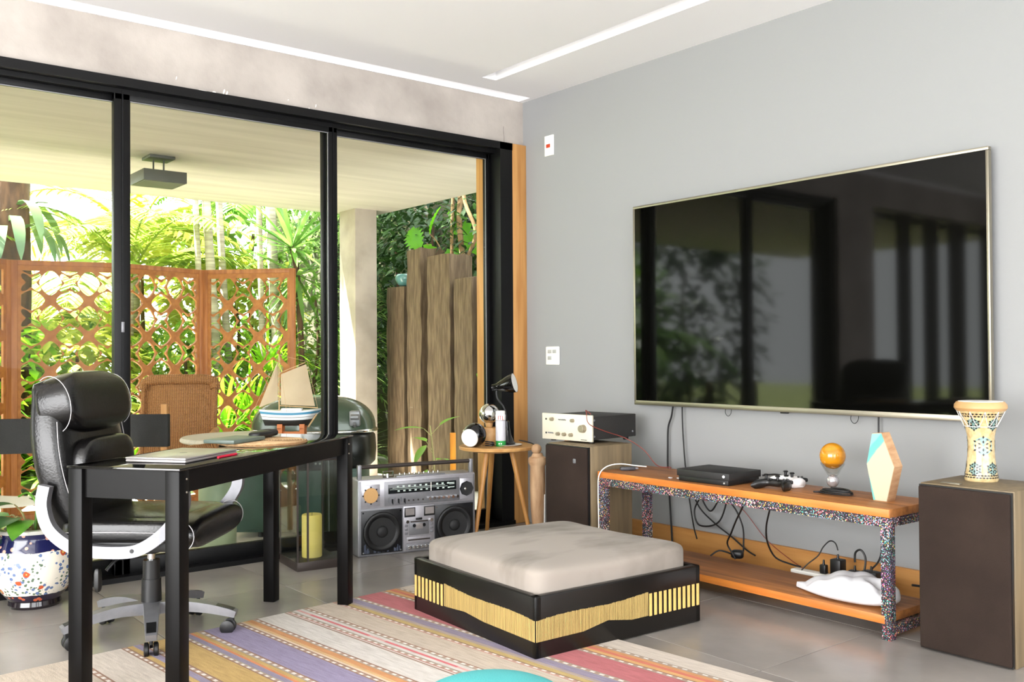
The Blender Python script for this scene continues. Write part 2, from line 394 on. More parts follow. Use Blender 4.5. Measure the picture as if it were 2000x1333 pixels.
# ------------------------------------------------------------------ speakers
m_grille = mat('speaker_cloth', rgb(45, 35, 30), .95, col2=rgb(53, 42, 36), vscale=5, bump=.4, bscale=420, spec=.2)
m_cab = mat('cabinet_veneer', rgb(104, 90, 68), .55, col2=rgb(126, 109, 82), vscale=3, stretch=(12, 12, .7), detail=6)
def speaker(loc, w, d, h, label, badge):
    t = thing('speaker', label, 'speaker', loc)
    obj('cabinet', B((d/2+.008, 0, h/2), (d-.016, w, h), bev=.003), m_cab, t)
    obj('baffle', B((.006, 0, h/2), (.012, w-.008, h-.008)), m_black, t)
    obj('grille', B((-.004, 0, h/2), (.016, w-.012, h-.016), bev=.006, seg=3), m_grille, t)
    if badge:
        obj('badge', MB().box((-.0135, -.07, h-.075), (.003, .018, .022), bev=.003), m_alu, t)
    else:
        obj('name_strip', B((.06, w/2-.09, h+.0015), (.022, .07, .003), bev=.001), m_champ, t)
    return t
speaker((-.615, -1.09, 0), .318, .30, .595, 'dark brown cloth-fronted speaker with the ivory amplifier on top', True)
speaker((-.565, -3.062, 0), .325, .315, .585, 'dark brown cloth-fronted speaker with the goblet drum on top', False)

# ------------------------------------------------------------------ amplifier
m_ivory = mat('ivory_panel', rgb(222, 214, 194), .35, metal=.15)
m_vinyl = mat('black_vinyl', rgb(38, 36, 34), .6, bump=.2, bscale=200)
m_knob = mat('pale_knob', rgb(150, 140, 122), .3, metal=.6)
t = thing('amplifier', 'vintage ivory-fronted amplifier with knobs and black case on the left speaker', 'amplifier', (-.525, -.99, .5955), radians(6))
obj('case', B((.185, 0, .077), (.35, .335, .118), bev=.004), m_vinyl, t)
obj('front_panel', B((.004, 0, .077), (.012, .345, .135), bev=.002), m_ivory, t)
for x in (.04, .32):
    for y in (-.13, .13): obj('foot', MB().cyl((x, y, 0), (x, y, .02), .014, .016, 12), m_black, t)
def knob(y, z, r, l, nm='knob'):
    k = obj(nm, MB().cyl((-.002, y, z), (-.002-l, y, z), r, r*.9, 20).cyl((-.002-l, y, z), (-.004-l, y, z), r*.7, r*.6, 20), m_knob, t)
    return k
knob(-.115, .075, .021, .022, 'volume_knob')
for y, z in ((-.045, .113), (.098, .115), (.055, .040), (.012, .040), (-.035, .039)): knob(y, z, .010, .016)
for y in (.045, .032, .019, .006): obj('toggle', MB().cyl((-.002, y, .113), (-.014, y, .116), .0028, .0035, 8), m_alu, t)
for y in (.118, .106, .094): obj('toggle', MB().cyl((-.002, y, .042), (-.014, y, .045), .0028, .0035, 8), m_alu, t)
for z in (.042, .114): obj('jack', MB().cyl((-.002, .143, z), (-.004, .143, z), .005, .005, 12), m_black, t)
obj('marking', B((-.0025, -.118, .018), (.001, .04, .003)), m_vinyl, t); obj('marking', B((-.0025, -.083, .075), (.001, .003, .016)), m_vinyl, t)
for y in (-.171,):
    for x, z in ((.02, .118), (.02, .036), (.33, .045)): obj('screw', MB().cyl((x, y+.003, z), (x, y, z), .006, .005, 10), m_alu, t)
m_wire = mat('thin_red_wire', rgb(130, 55, 45), .5)
tag(obj('speaker_wire', MB().tube([(-.50, -1.145, .745), (-.52, -1.13, .765), (-.535, -1.15, .752), (-.536, -1.168, .70), (-.44, -1.176, .66), (-.30, -1.19, .615), (-.262, -1.28, .56), (-.25, -1.36, .487), (-.24, -1.44, .484), (-.28, -1.47, .483)], .0022, 6, 8), m_wire),
    'thin red speaker wire looping over the amplifier down to the wooden bench', 'wire')

# ------------------------------------------------------------------ media bench
m_bench = mat('orange_wood', rgb(172, 112, 60), .5, col2=rgb(130, 82, 44), vscale=2.5, stretch=(14, .8, 14), detail=8, bump=.06)
m_speck = bpy.data.materials.new('paint_splatter'); m_speck.use_nodes = True
def splatter(m):
    nt = m.node_tree; N = nt.nodes; L = nt.links; p = N['Principled BSDF']; p.inputs['Roughness'].default_value = .45
    tc = N.new('ShaderNodeTexCoord'); last = None
    base = rgb(40, 36, 42)
    cols = [rgb(240, 150, 160), rgb(250, 215, 90), rgb(235, 225, 220), rgb(150, 80, 150), rgb(80, 190, 170), rgb(230, 90, 80), rgb(150, 200, 230)]
    prev = None
    for i, c in enumerate(cols):
        v = N.new('ShaderNodeTexVoronoi'); v.inputs['Scale'].default_value = 78+13*i
        mp = N.new('ShaderNodeMapping'); mp.inputs['Location'].default_value = (i*3.1, i*1.7, i*2.3); L.new(tc.outputs['Object'], mp.inputs[0]); L.new(mp.outputs[0], v.inputs['Vector'])
        n = N.new('ShaderNodeTexNoise'); n.inputs['Scale'].default_value = 9; n.inputs['Detail'].default_value = 1
        mp2 = N.new('ShaderNodeMapping'); mp2.inputs['Location'].default_value = (i*5.3, i*4.7, -i*2.3); L.new(tc.outputs['Object'], mp2.inputs[0]); L.new(mp2.outputs[0], n.inputs['Vector'])
        a = N.new('ShaderNodeMath'); a.operation = 'MULTIPLY'; a.inputs[1].default_value = .40; L.new(n.outputs['Fac'], a.inputs[0])
        lt = N.new('ShaderNodeMath'); lt.operation = 'LESS_THAN'; L.new(v.outputs['Distance'], lt.inputs[0]); L.new(a.outputs[0], lt.inputs[1])
        mx = N.new('ShaderNodeMix'); mx.data_type = 'RGBA'; mx.inputs[7].default_value = c
        if prev: L.new(prev, mx.inputs[6])
        else: mx.inputs[6].default_value = base
        L.new(lt.outputs[0], mx.inputs[0]); prev = mx.outputs[2]
    L.new(prev, p.inputs['Base Color'])
splatter(m_speck)
m_steel = mat('dark_steel', rgb(50, 48, 52), .5)
bx0, bx1, by0, by1, bz = -.58, -.235, -2.80, -1.275, .478
t = thing('media_bench', 'low orange wood bench with paint-splattered steel frame under the television', 'bench', ((bx0+bx1)/2, (by0+by1)/2, 0))
bw, bl = bx1-bx0, by1-by0
obj('top_board', B((0, 0, bz-.016), (bw, bl, .032), bev=.003), m_bench, t)
m_edge = mat('orange_edge', rgb(212, 130, 54), .45, col2=rgb(186, 104, 38), vscale=3, stretch=(9, 1.2, 9), detail=6)
obj('front_edge', B((-bw/2-.0012, 0, bz-.016), (.003, bl-.004, .030), bev=.001), m_edge, t)
obj('front_edge', B((-bw/2+.0048, 0, .072), (.003, bl-.054, .030), bev=.001), m_edge, t)
obj('lower_shelf', B((0, -.0, .072), (bw-.012, bl-.05, .032), bev=.003), m_bench, t)
for sx in (-1, 1):
    for sy in (-1, 1):
        obj('leg', B((sx*(bw/2-.022), sy*(bl/2-.022), .223), (.036, .036, .446)), m_speck, t)
    obj('rail', B((sx*(bw/2-.022), 0, .428), (.036, bl-.08, .036)), m_speck, t)
for sy in (-1, 1):
    obj('cross_rail', B((0, sy*(bl/2-.022), .428), (bw-.08, .034, .034)), m_speck, t)
    obj('cross_rail', B((0, sy*(bl/2-.022), .035), (bw-.08, .034, .034)), m_speck, t)

# game console
m_console = mat('matte_black', rgb(30, 29, 29), .55)
t = thing('game_console', 'flat matte black game console on the wooden bench', 'console', (-.435, -1.90, bz), radians(2))
obj('base', B((0, 0, .013), (.225, .27, .022), bev=.002), m_black, t)
obj('shell', B((0, 0, .039), (.232, .285, .03), bev=.002), m_console, t)
obj('power_button', MB().cyl((-.114, -.115, .04), (-.1185, -.115, .04), .006, .006, 16), mat('lit_button', rgb(235, 235, 240), .4), t)
obj('eject_button', MB().cyl((-.112, -.115, .012), (-.1145, -.115, .012), .004, .004, 12), m_greyplastic, t)
obj('disc_slot', B((-.1155, .03, .0255), (.003, .13, .003)), m_black, t)
tag(obj('power_lead', MB().tube([(-.30, -2.035, .505), (-.26, -2.075, .51), (-.235, -2.10, .50), (-.245, -2.115, .485)], .004, 8, 6), m_cable), 'short black lead behind the game console', 'cable')

# controllers
def controller(loc, rz, body, front, label):
    t = thing('game_controller', label, 'game controller', loc, rz)
    sh = MB(); rings = []
    M = RY(0)
    # body spans local y, handles droop toward -x
    for i in range(17):
        u = -1+2*i/16; y = u*.074; a = abs(u)
        hd = max(0, (a-.45)/.55); fx = -.018-.062*hd**1.0*(1 if a < .97 else .9)
        bx = .030-.012*a*a; zc = .026-.010*hd; th = .016+.006*hd if a < .93 else .012
        xc, hx = (fx+bx)/2, (bx-fx)/2
        if i in (0, 16): hx *= .55; xc -= .02; th *= .7
        rings.append([Vector((xc+hx*math.copysign(abs(cos(b))**.7, cos(b)), y, zc+th*math.copysign(abs(sin(b))**.8, sin(b)))) for b in [2*pi*k/16 for k in range(16)]])
    sh.loft(rings); obj('shell', sh, body, t, ang=70)
    for y, x in ((.045, .008), (-.018, -.012)):
        obj('thumbstick', MB().cyl((x, y, .04), (x, y, .054), .006, .006, 12).lathe([(.0, .054), (.010, .054), (.011, .057), (.008, .06), (0, .058)], 16, (x, y, 0)), front, t)
    obj('direction_pad', MB().box((-.012, .018, .042), (.02, .007, .006)).box((-.012, .018, .042), (.007, .02, .006)), front, t)
    for dx, dy in ((.01, 0), (-.01, 0), (0, .01), (0, -.01)): obj('button', MB().cyl((.008+dx, -.045+dy, .04), (.008+dx, -.045+dy, .0455), .0045, .004, 10), front, t)
    for s in (-1, 1): obj('bumper', MB().sell((.027, s*.042, .03), (.016, .05, .018), .5, .5, 12, 8), front, t)
    return t
m_ctrl_w = mat('white_controller', rgb(238, 236, 236), .35)
m_ctrl_b = mat('black_controller', rgb(20, 20, 20), .3)
controller((-.455, -2.215, bz), radians(8), m_ctrl_b, m_black, 'black game controller at the front edge of the wooden bench')
controller((-.32, -2.20, bz), radians(-14), m_ctrl_w, m_black, 'white game controller behind the black one on the bench')

# amber globe on glass stand
m_amber = mat('amber_globe', rgb(206, 140, 28), .12, col2=rgb(166, 98, 14), vscale=6, stretch=(.6, .6, 6), coat=.6, contrast=(.45, .75))
m_clear = glassmat('clear_glass', (.95, .955, .94, 1), 1.5, .02, 2.0)
m_pearl = mat('pearl', rgb(205, 203, 206), .15, metal=.7)
t = thing('globe_ornament', 'amber globe standing in a clear glass cup with a silver ball', 'ornament', (-.265, -2.365, bz))
obj('foot_disc', MB().lathe([(0, 0), (.042, 0), (.043, .003), (.03, .006), (0, .006)], 32), m_clear, t)
obj('silver_ball', MB().sell((0, 0, .033), (.052, .052, .054), 1, 1, 24, 14), m_pearl, t, ang=80)
obj('glass_cup', MB().lathe([(.020, .056), (.024, .062), (.036, .082), (.047, .100), (.050, .108), (.048, .108), (.044, .100), (.033, .084), (.021, .066), (.0, .064)], 32), m_clear, t, ang=80)
obj('globe', MB().sell((0, 0, .138), (.106, .106, .110), 1, 1, 40, 22), m_amber, t, ang=80)
# coiled cable
tag(obj('coiled_cable', MB().tube([(-.41+.035*cos(a)*k1+.0*a, -2.475+.078*sin(a)*k1, bz+.004+.0022*i/8) for i in range(0, 76) for a in [2*pi*i/24] for k1 in [1-.004*i+.03*sin(i*.9)]], .0032, 8).tube([(-.375, -2.46, bz+.006), (-.40, -2.425, bz+.008), (-.425, -2.405, bz+.007), (-.435, -2.385, bz+.006)], .0035, 8, 5), m_cable),
    'coiled black cable in front of the amber globe', 'cable')
# hexagonal wood and resin block
m_endwood = mat('end_grain', rgb(206, 166, 126), .6, col2=rgb(184, 138, 98), vscale=5, stretch=(3, 3, 12), detail=6)
def resin():
    m = bpy.data.materials.new('resin_face'); m.use_nodes = True; nt = m.node_tree; N = nt.nodes; L = nt.links; p = N['Principled BSDF']; p.inputs['Roughness'].default_value = .3
    tc = N.new('ShaderNodeTexCoord'); s = N.new('ShaderNodeSeparateXYZ'); L.new(tc.outputs['Object'], s.inputs[0])
    n = N.new('ShaderNodeTexNoise'); n.inputs['Scale'].default_value = 14; L.new(tc.outputs['Object'], n.inputs['Vector'])
    # teal over a slanting line: z + 1.1*y
    a = N.new('ShaderNodeMath'); a.operation = 'MULTIPLY_ADD'; a.inputs[1].default_value = 1.25; L.new(s.outputs[1], a.inputs[0]); L.new(s.outputs[2], a.inputs[2])
    b = N.new('ShaderNodeMath'); b.operation = 'MULTIPLY_ADD'; b.inputs[1].default_value = .03; L.new(n.outputs['Fac'], b.inputs[0]); L.new(a.outputs[0], b.inputs[2])
    r = N.new('ShaderNodeValToRGB'); r.color_ramp.interpolation = 'LINEAR'; e = r.color_ramp.elements
    e[0].position = 0; e[0].color = rgb(186, 182, 156); e[1].position = .212; e[1].color = rgb(182, 180, 156)
    for pos, c in ((.216, rgb(104, 174, 168)), (.255, rgb(98, 176, 170)), (.262, rgb(134, 194, 184))):
        x = e.new(pos); x.color = c
    L.new(b.outputs[0], r.inputs[0])
    # lower strip: y > edge
    g = N.new('ShaderNodeMath'); g.operation = 'MULTIPLY_ADD'; g.inputs[1].default_value = -.28; L.new(s.outputs[2], g.inputs[0]); L.new(s.outputs[1], g.inputs[2])
    gt = N.new('ShaderNodeMath'); gt.operation = 'GREATER_THAN'; gt.inputs[1].default_value = .012; L.new(g.outputs[0], gt.inputs[0])
    mx = N.new('ShaderNodeMix'); mx.data_type = 'RGBA'; mx.inputs[7].default_value = rgb(106, 174, 168); L.new(gt.outputs[0], mx.inputs[0]); L.new(r.outputs[0], mx.inputs[6]); L.new(mx.outputs[2], p.inputs['Base Color'])
    return m
m_resin = resin()
hexp = [(-.022, 0), (.034, 0), (.066, .135), (.014, .262), (-.024, .258), (-.048, .14)]
t = thing('wooden_block', 'upright hexagonal wooden block with teal and cream resin face', 'ornament', (-.405, -2.665, bz), radians(0))
MX = Matrix(((0, 0, 1, 0), (-1, 0, 0, 0), (0, 1, 0, 0), (0, 0, 0, 1)))   # poly (x,y)->(-Y, Z), extrude along X
obj('wood_body', MB().prism(hexp, -.018, .040, M=MX), m_endwood, t)
obj('resin_face', MB().prism([(x*.985, z*.985+.002) for x, z in hexp], -.0205, -.018, M=MX), m_resin, t)

# usb hub and white lead on the bench's left end
t = thing('cable_adapter', 'small dark cable adapter at the left end of the bench', 'adapter', (-.455, -1.355, bz), radians(60))
obj('body', B((0, 0, .009), (.028, .075, .016), bev=.003), mat('dark_grey', rgb(60, 60, 66), .4), t)
obj('plug', B((0, -.044, .009), (.014, .018, .008), bev=.001), m_alu, t)
m_whitec = mat('white_cable', rgb(240, 238, 234), .4)
tag(obj('white_cable', MB().tube([(-.38, -1.41, .495), (-.43, -1.385, .502), (-.50, -1.345, .512), (-.56, -1.315, .50), (-.595, -1.30, .46), (-.602, -1.30, .38), (-.602, -1.302, .25), (-.61, -1.31, .1), (-.62, -1.315, .006)], .0027, 8, 8), m_whitec),
    'white cable hanging over the left end of the bench', 'cable')
mint = mat('silver_foil', rgb(225, 222, 225), .3, metal=.3)
# small crumbs of foil beside the console
tag(obj('paper_scrap', MB().sell((-.53, -1.70, bz+.004), (.015, .022, .006), .8, .8, 8, 6).sell((-.515, -1.735, bz+.004), (.012, .018, .006), .8, .8, 8, 6), mint), 'tiny scraps of white foil left of the game console', 'scrap')

# cables hanging from the television and under the bench
def cable(pts, r, label, m=m_cable, k=8): return tag(obj('cable', MB().tube(pts, r, 7, k), m), label, 'cable')
cable([(-.03, -1.275, .79), (-.028, -1.26, .72), (-.026, -1.235, .66), (-.026, -1.23, .56), (-.028, -1.232, .42), (-.03, -1.25, .2), (-.05, -1.28, .01)], .005, 'braided black cable hanging from the left corner of the television')
cable([(-.03, -1.335, .79), (-.03, -1.338, .66), (-.03, -1.35, .5), (-.03, -1.37, .35), (-.05, -1.42, .18), (-.14, -1.52, .13)], .0038, 'straight black cable hanging beside the braided one')
cable([(-.03, -2.438, .79), (-.03, -2.437, .66), (-.03, -2.44, .45), (-.04, -2.45, .2), (-.1, -2.44, .13)], .004, 'black cable hanging from the television behind the wooden block')
cable([(-.04, -1.37, .46), (-.05, -1.40, .38), (-.05, -1.46, .27), (-.05, -1.56, .2), (-.05, -1.66, .15), (-.06, -1.76, .10), (-.10, -1.84, .092)], .004, 'black cable slanting down behind the bench from its left leg')
cable([(-.06, -1.46, .42), (-.06, -1.48, .33), (-.06, -1.54, .26), (-.06, -1.60, .33), (-.06, -1.66, .40), (-.06, -1.60, .22), (-.06, -1.47, .18), (-.06, -1.44, .26), (-.06, -1.52, .345), (-.06, -1.66, .32), (-.06, -1.735, .22), (-.07, -1.75, .12), (-.10, -1.77, .092)], .0042, 'looped black cable tangled behind the bench near the baseboard')
cable([(-.50, -2.09, .425), (-.49, -2.075, .394), (-.38, -1.95, .30), (-.30, -1.86, .225), (-.26, -1.805, .165), (-.245, -1.82, .12), (-.24, -1.835, .093)], .004, 'black cable dropping from the middle of the bench to the shelf')
cable([(-.47, -2.20, .42), (-.44, -2.175, .385), (-.35, -2.09, .29), (-.28, -2.045, .205), (-.23, -2.05, .135), (-.19, -2.10, .108), (-.17, -2.14, .10)], .004, 'black cable curving down to the plugs on the shelf')
cable([(-.03, -1.62, .33), (-.026, -1.72, .28), (-.026, -1.85, .16), (-.03, -2.0, .08), (-.04, -2.1, .05)], .0018, 'thin red wire running down across the baseboard', m_wire)
t = thing('power_strip', 'white power strip behind the bench shelf holding black plugs', 'power strip', (-.155, -2.30, .0))
obj('body', B((0, 0, .066), (.05, .42, .04), bev=.006), m_white, t)
obj('bracket', B((0, 0, .023), (.02, .3, .046)), m_white, t)
def plug(y, sx, sy, sz, label):
    t = thing('plug', label, 'plug', (-.155, y, .086))
    obj('housing', B((0, 0, sz/2), (sx, sy, sz), bev=.005), m_black, t)
    obj('strain_relief', MB().cyl((0, 0, sz-.002), (0, 0, sz+.02), .006, .004, 10), m_black, t)
plug(-2.315, .05, .05, .075, 'tall black charger plug on the power strip')
plug(-2.395, .03, .05, .04, 'black plug with a curled lead on the power strip')
plug(-2.47, .05, .07, .05, 'wide black charger plug behind the white pouch')
plug(-2.245, .025, .03, .04, 'small black plug at the left of the power strip')
cable([(-.155, -2.315, .198), (-.15, -2.30, .225), (-.145, -2.27, .23), (-.15, -2.24, .20), (-.16, -2.22, .16), (-.19, -2.19, .125), (-.21, -2.17, .096)], .0028, 'thin black lead arching out of the tall charger plug')
cable([(-.155, -2.395, .16), (-.15, -2.395, .20), (-.15, -2.42, .215), (-.15, -2.44, .19), (-.16, -2.445, .15), (-.17, -2.44, .115)], .0045, 'thick black lead curled above the power strip')
cable([(-.25, -2.70, .135), (-.2, -2.74, .125), (-.17, -2.79, .115), (-.16, -2.84, .11), (-.15, -2.88, .10)], .005, 'black lead at the right end of the bench shelf')
t = thing('cable_plug', 'black plug lying at the back of the bench shelf', 'plug', (-.20, -1.815, .088), radians(30))
obj('body', MB().sell((0, 0, .02), (.05, .06, .04), .6, .6, 16, 8), m_black, t)
obj('lead', MB().tube([(.0, .03, .02), (-.02, .08, .035), (-.03, .12, .01)], .004, 7, 5), m_cable, t)
# white pouch on the lower shelf
m_cloth = mat('white_cloth', rgb(222, 222, 226), .85, bump=.15, bscale=14)
def pouchfn(p):
    x, y, z = p; u = y/.21
    fold = .006*sin(14*x+9*y)+.005*sin(23*y-8*x)+.004*sin(41*(x+y))
    k = min(1, max(0, .5+.5*u))      # 0 right end, 1 left tip
    hgt = (1-k**2.2*.9)*(.75+.25*sin(3.2*(1-k)+.4))
    ridge = .012*abs(sin(17*x+11*y))+.010*abs(sin(29*y-13*x+1))+.012*math.exp(-((y+.14)/.03)**2)*sin(60*x)
    return Vector((x*(1-.75*max(0, u)**1.6-.25*max(0, -u)**3)+.03*u, y, z*.62*hgt-.051*(1-hgt)+(ridge*min(1, z/.03)-.004 if z > 0 else 0)))
tag(obj('white_pouch', MB().sell((0, 0, 0.052), (.24, .44, .165), .7, .7, 96, 40, fn=pouchfn), m_cloth, loc=(-.452, -2.535, .088), rz=radians(8), ang=60), 'crumpled white cloth pouch on the lower bench shelf', 'pouch')

# ------------------------------------------------------------------ goblet drum
m_dwood = mat('drum_rim', rgb(200, 160, 110), .45, col2=rgb(180, 138, 88), vscale=4, detail=5)
m_mosaic = mat('cream_mosaic', rgb(186, 160, 112), .22, col2=rgb(208, 188, 142), vscale=60, detail=2, coat=.4)
m_teal = mat('teal_mosaic', rgb(112, 146, 142), .25, col2=rgb(140, 168, 160), vscale=90, detail=1, coat=.3)
m_dark = mat('dark_mosaic', rgb(26, 22, 18), .3, coat=.3)
t = thing('goblet_drum', 'mosaic-inlaid goblet drum with wooden rim on the right speaker', 'drum', (-.345, -3.02, .585))
prof = [(r*.82, z) for r, z in [(.066, 0), (.069, .006), (.066, .02), (.060, .05), (.0555, .09), (.0535, .125), (.0555, .16), (.064, .195), (.078, .225), (.093, .248), (.098, .256)]]
def rad(z):
    for (r0, z0), (r1, z1) in zip(prof, prof[1:]):
        if z <= z1: return r0+(r1-r0)*max(0, (z-z0))/max(1e-6, z1-z0)
    return prof[-1][0]
obj('shell', MB().lathe([(0, 0)]+prof+[(0, .256)], 48), m_mosaic, t)
obj('rim', MB().lathe([(.0, .252), (.081, .252), (.088, .262), (.087, .274), (.079, .284), (.07, .285), (.0, .285)], 48), m_dwood, t)
obj('drum_head', MB().lathe([(0, .2845), (.074, .2845), (.074, .2862), (0, .2862)], 40), m_white, t)
def surf(a, z, off=.0008): r = rad(z)+off; return Vector((r*cos(a), r*sin(a), z))
te, dk = MB(), MB()
def patch(mb, a, z, ra, rz_, n=12, off=.0008):
    c = surf(a, z, off); ring = [surf(a+ra*cos(2*pi*i/n)/rad(z), z+rz_*sin(2*pi*i/n), off) for i in range(n)]
    for i in range(n): mb.poly([c, ring[i], ring[(i+1) % n]])
def rhomb(a, z, s, rot):
    p = [(s, 0), (0, s*.55), (-s, 0), (0, -s*.55)]
    dk.poly([surf(a+(x*cos(rot)-y*sin(rot))/rad(z), z+x*sin(rot)+y*cos(rot), .0014) for x, y in p])
for zc, n, a0, R in ((.128, 3, 3.75, .032), (.046, 5, 3.15, .021), (.205, 5, 3.15, .021)):
    for k in range(n):
        a = a0+2*pi*k/n; patch(te, a, zc, R, R, 16)
        for i in range(6):
            b = i*pi/3+pi/6
            rhomb(a+R*.45*cos(b)/rad(zc), zc+R*.45*sin(b), .0062, b)
            rhomb(a+R*.98*cos(b)/rad(zc), zc+R*.98*sin(b), .0062, b)
            rhomb(a+R*.80*cos(b+pi/6)/rad(zc), zc+R*.80*sin(b+pi/6), .0055, b+pi/6+pi/2)
for z, n in ((.015, 32), (.023, 32), (.233, 36), (.2415, 36)):
    for k in range(n): rhomb(2*pi*(k+.5*(z in (.023, .2415)))/n, z, .0058, 0)
tag(obj('teal_inlay', te, m_teal, t, ang=0), kind='stuff'); tag(obj('dark_inlay', dk, m_dark, t, ang=0), kind='stuff')
st = MB()
st.tube([surf(2*pi*i/40, .196, .002) for i in range(41)], .0012, 5)
for k in range(10):
    a = 2*pi*k/10
    st.tube([surf(a, .25, .002), surf(a+.30, .196, .002), surf(a+.62, .25, .002)], .001, 5, 4)
obj('lacing', st, m_white, t)

# ------------------------------------------------------------------ ottoman
m_lacq = mat('black_lacquer', rgb(17, 15, 13), .28, bump=.06, bscale=9, spec=.45)
m_bamboo = mat('bamboo_inlay', rgb(222, 184, 108), .4, var=.08, vscale=20)
m_stick = mat('bamboo_stick', rgb(190, 162, 100), .5, var=.2, vscale=12, stretch=(30, 30, .5))
m_velvet = mat('grey_velvet', rgb(150, 141, 132), .9, col2=rgb(114, 106, 97), vscale=2.1, stretch=(1.2, 2.6, 1), detail=5, sheen=.08, contrast=(.47, .66))
OW = .815; OH = .221
t = thing('ottoman', 'low square black lacquered ottoman with bamboo inlay and grey velvet cushion', 'ottoman', (-1.292, -1.762, 0), radians(-2.4))
tr = MB(); hw = OW/2; tk = .03
tr.box((0, 0, .075), (OW-.04, OW-.04, .14))
for s in (-1, 1):
    tr.box((s*(hw-tk/2), 0, OH/2+.001), (tk, OW, OH-.002), bev=.006, seg=3)
    tr.box((0, s*(hw-tk/2), OH/2+.001), (OW, tk, OH-.002), bev=.006, seg=3)
obj('tray', tr, m_lacq, t)
def cushfn(p):
    x, y, z = p
    if z > 0:
        z += .008*sin(7*x+2)*sin(6*y+1) + .010*(1-(x/.38)**2)*(1-(y/.38)**2) - .005*math.exp(-((x-.02)**2+(y-.12)**2)/.02) + .003*sin(22*x+9*y)*math.exp(-((x+.02)**2+(y-.1)**2)/.05)
    return Vector((x, y, z))
obj('cushion', MB().sell((0, 0, .232), (.765, .765, .150), .28, .16, 96, 40, fn=cushfn), m_velvet, t, ang=80)
bars = MB()
bar_me = B((0, 0, 0), (.0135, .004, .084), bev=.0008, seg=1).mesh('inlay_bar', m_bamboo)
def face_inlay(rot, nb, pitch, u_end, u_band, flip):
    # local face: y=-hw plane rotated by rot; u runs along the face from -hw (left) to +hw
    for i in range(nb):
        u = u_end-flip*i*pitch
        o = obj('inlay_bar', bar_me, None, t); M = Matrix.Rotation(rot, 4, 'Z') @ T_(u, -hw-.0005, .109)
        o.matrix_local = M
    sk = MB(); u0, u1 = (u_band, hw-.002) if flip < 0 else (-hw+.002, u_band)
    n = 84
    for i in range(n):
        u = u0+(u1-u0)*(i+.5)/n; d = abs(u-(u1 if flip < 0 else u0))/abs(u1-u0)
        top = .139+.016*d+.004*sin(7*d); bot = .066+.004*d+.019*max(0, 1-abs(d-(.62 if flip > 0 else .75))/.22)*(1 if flip > 0 else .5)
        top += random.uniform(-.001, .001)
        M = Matrix.Rotation(rot, 4, 'Z') @ T_(u, -hw-.0003, (top+bot)/2)
        sk.box((0, 0, 0), (abs(u1-u0)/n*.52, .003, top-bot), M=M)
    tag(obj('stick_band', sk, m_stick, t), kind='stuff')
face_inlay(0, 11, .0255, hw-.016, .125, 1)
face_inlay(-pi/2, 8, .0285, -hw+.016, -.175, -1)
# ------------------------------------------------------------------ desk
A1 = atan2(.59, .807)
def mdesk():
    return mat('black_desk_lacquer', rgb(6, 5, 5), .38, bump=.03, bscale=30, spec=.16)
m_desk = mdesk(); m_deskglass = mat('black_glass', rgb(5, 5, 5), .03, spec=.9)
m_bolt = mat('bolt', rgb(190, 180, 165), .3, metal=.8)
dk_o = thing('desk', 'narrow black desk with a mirror-like black glass top', 'desk', (-2.808, -1.81, 0), A1)
DL, DW, DH = 1.224, .40, .714
obj('glass_top', B((DL/2, DW/2, DH-.004), (DL, DW, .008), bev=.002), m_deskglass, dk_o)
for x in (.028, DL-.028):
    for y in (.028, DW-.028):
        lg = obj('leg', B((x, y, (DH-.008)/2), (.05, .05, DH-.008), bev=.003), m_desk, dk_o)
        b = MB()
        for z in (DH-.035, DH-.075, ):
            b.cyl((x+(.012 if x < .5 else -.012), y-.025, z), (x+(.012 if x < .5 else -.012), y-.0275, z), .0035, .003, 10)
        if y < .1: obj('bolt', b, m_bolt, lg)
for y in (.028, DW-.028): obj('apron', B((DL/2, y, DH-.008-.035), (DL-.106, .022, .07)), m_desk, dk_o)
for x in (.028, DL-.028): obj('apron', B((x, DW/2, DH-.008-.045), (.022, DW-.106, .09)), m_desk, dk_o)
def dw(x, y, z): return (-2.808+x*cos(A1)-y*sin(A1), -1.81+x*sin(A1)+y*cos(A1), z)

m_laptop = mat('laptop_silver', rgb(180, 174, 172), .32, metal=.7)
t = thing('laptop', 'closed silver laptop lying on the black glass desk', 'laptop', dw(.272, .172, DH), A1+radians(1))
obj('base', B((0, 0, .0065), (.306, .215, .009), bev=.003), m_laptop, t)
obj('lid', B((0, 0, .0145), (.308, .217, .006), bev=.0025), m_laptop, t)
obj('emblem', MB().prism([(.011*cos(i*pi/8), .013*sin(i*pi/8)) for i in range(16)], .0174, .0179), mat('dark_emblem', rgb(90, 88, 88), .3), t)
for x in (-.12, .12):
    for y in (-.08, .08): obj('rubber_foot', MB().cyl((x, y, 0), (x, y, .003), .006, .006, 10), m_black, t)
m_redp = mat('red_pen', rgb(200, 30, 60), .3)
t = thing('pen', 'thin red pen lying on the desk beside the laptop', 'pen', dw(.34, .048, DH+.0042), A1)
obj('barrel', MB().cyl((-.06, 0, 0), (.05, 0, 0), .004, .004, 10), m_redp, t)
obj('tip', MB().cyl((.05, 0, 0), (.066, 0, 0), .004, .001, 10), m_alu, t)
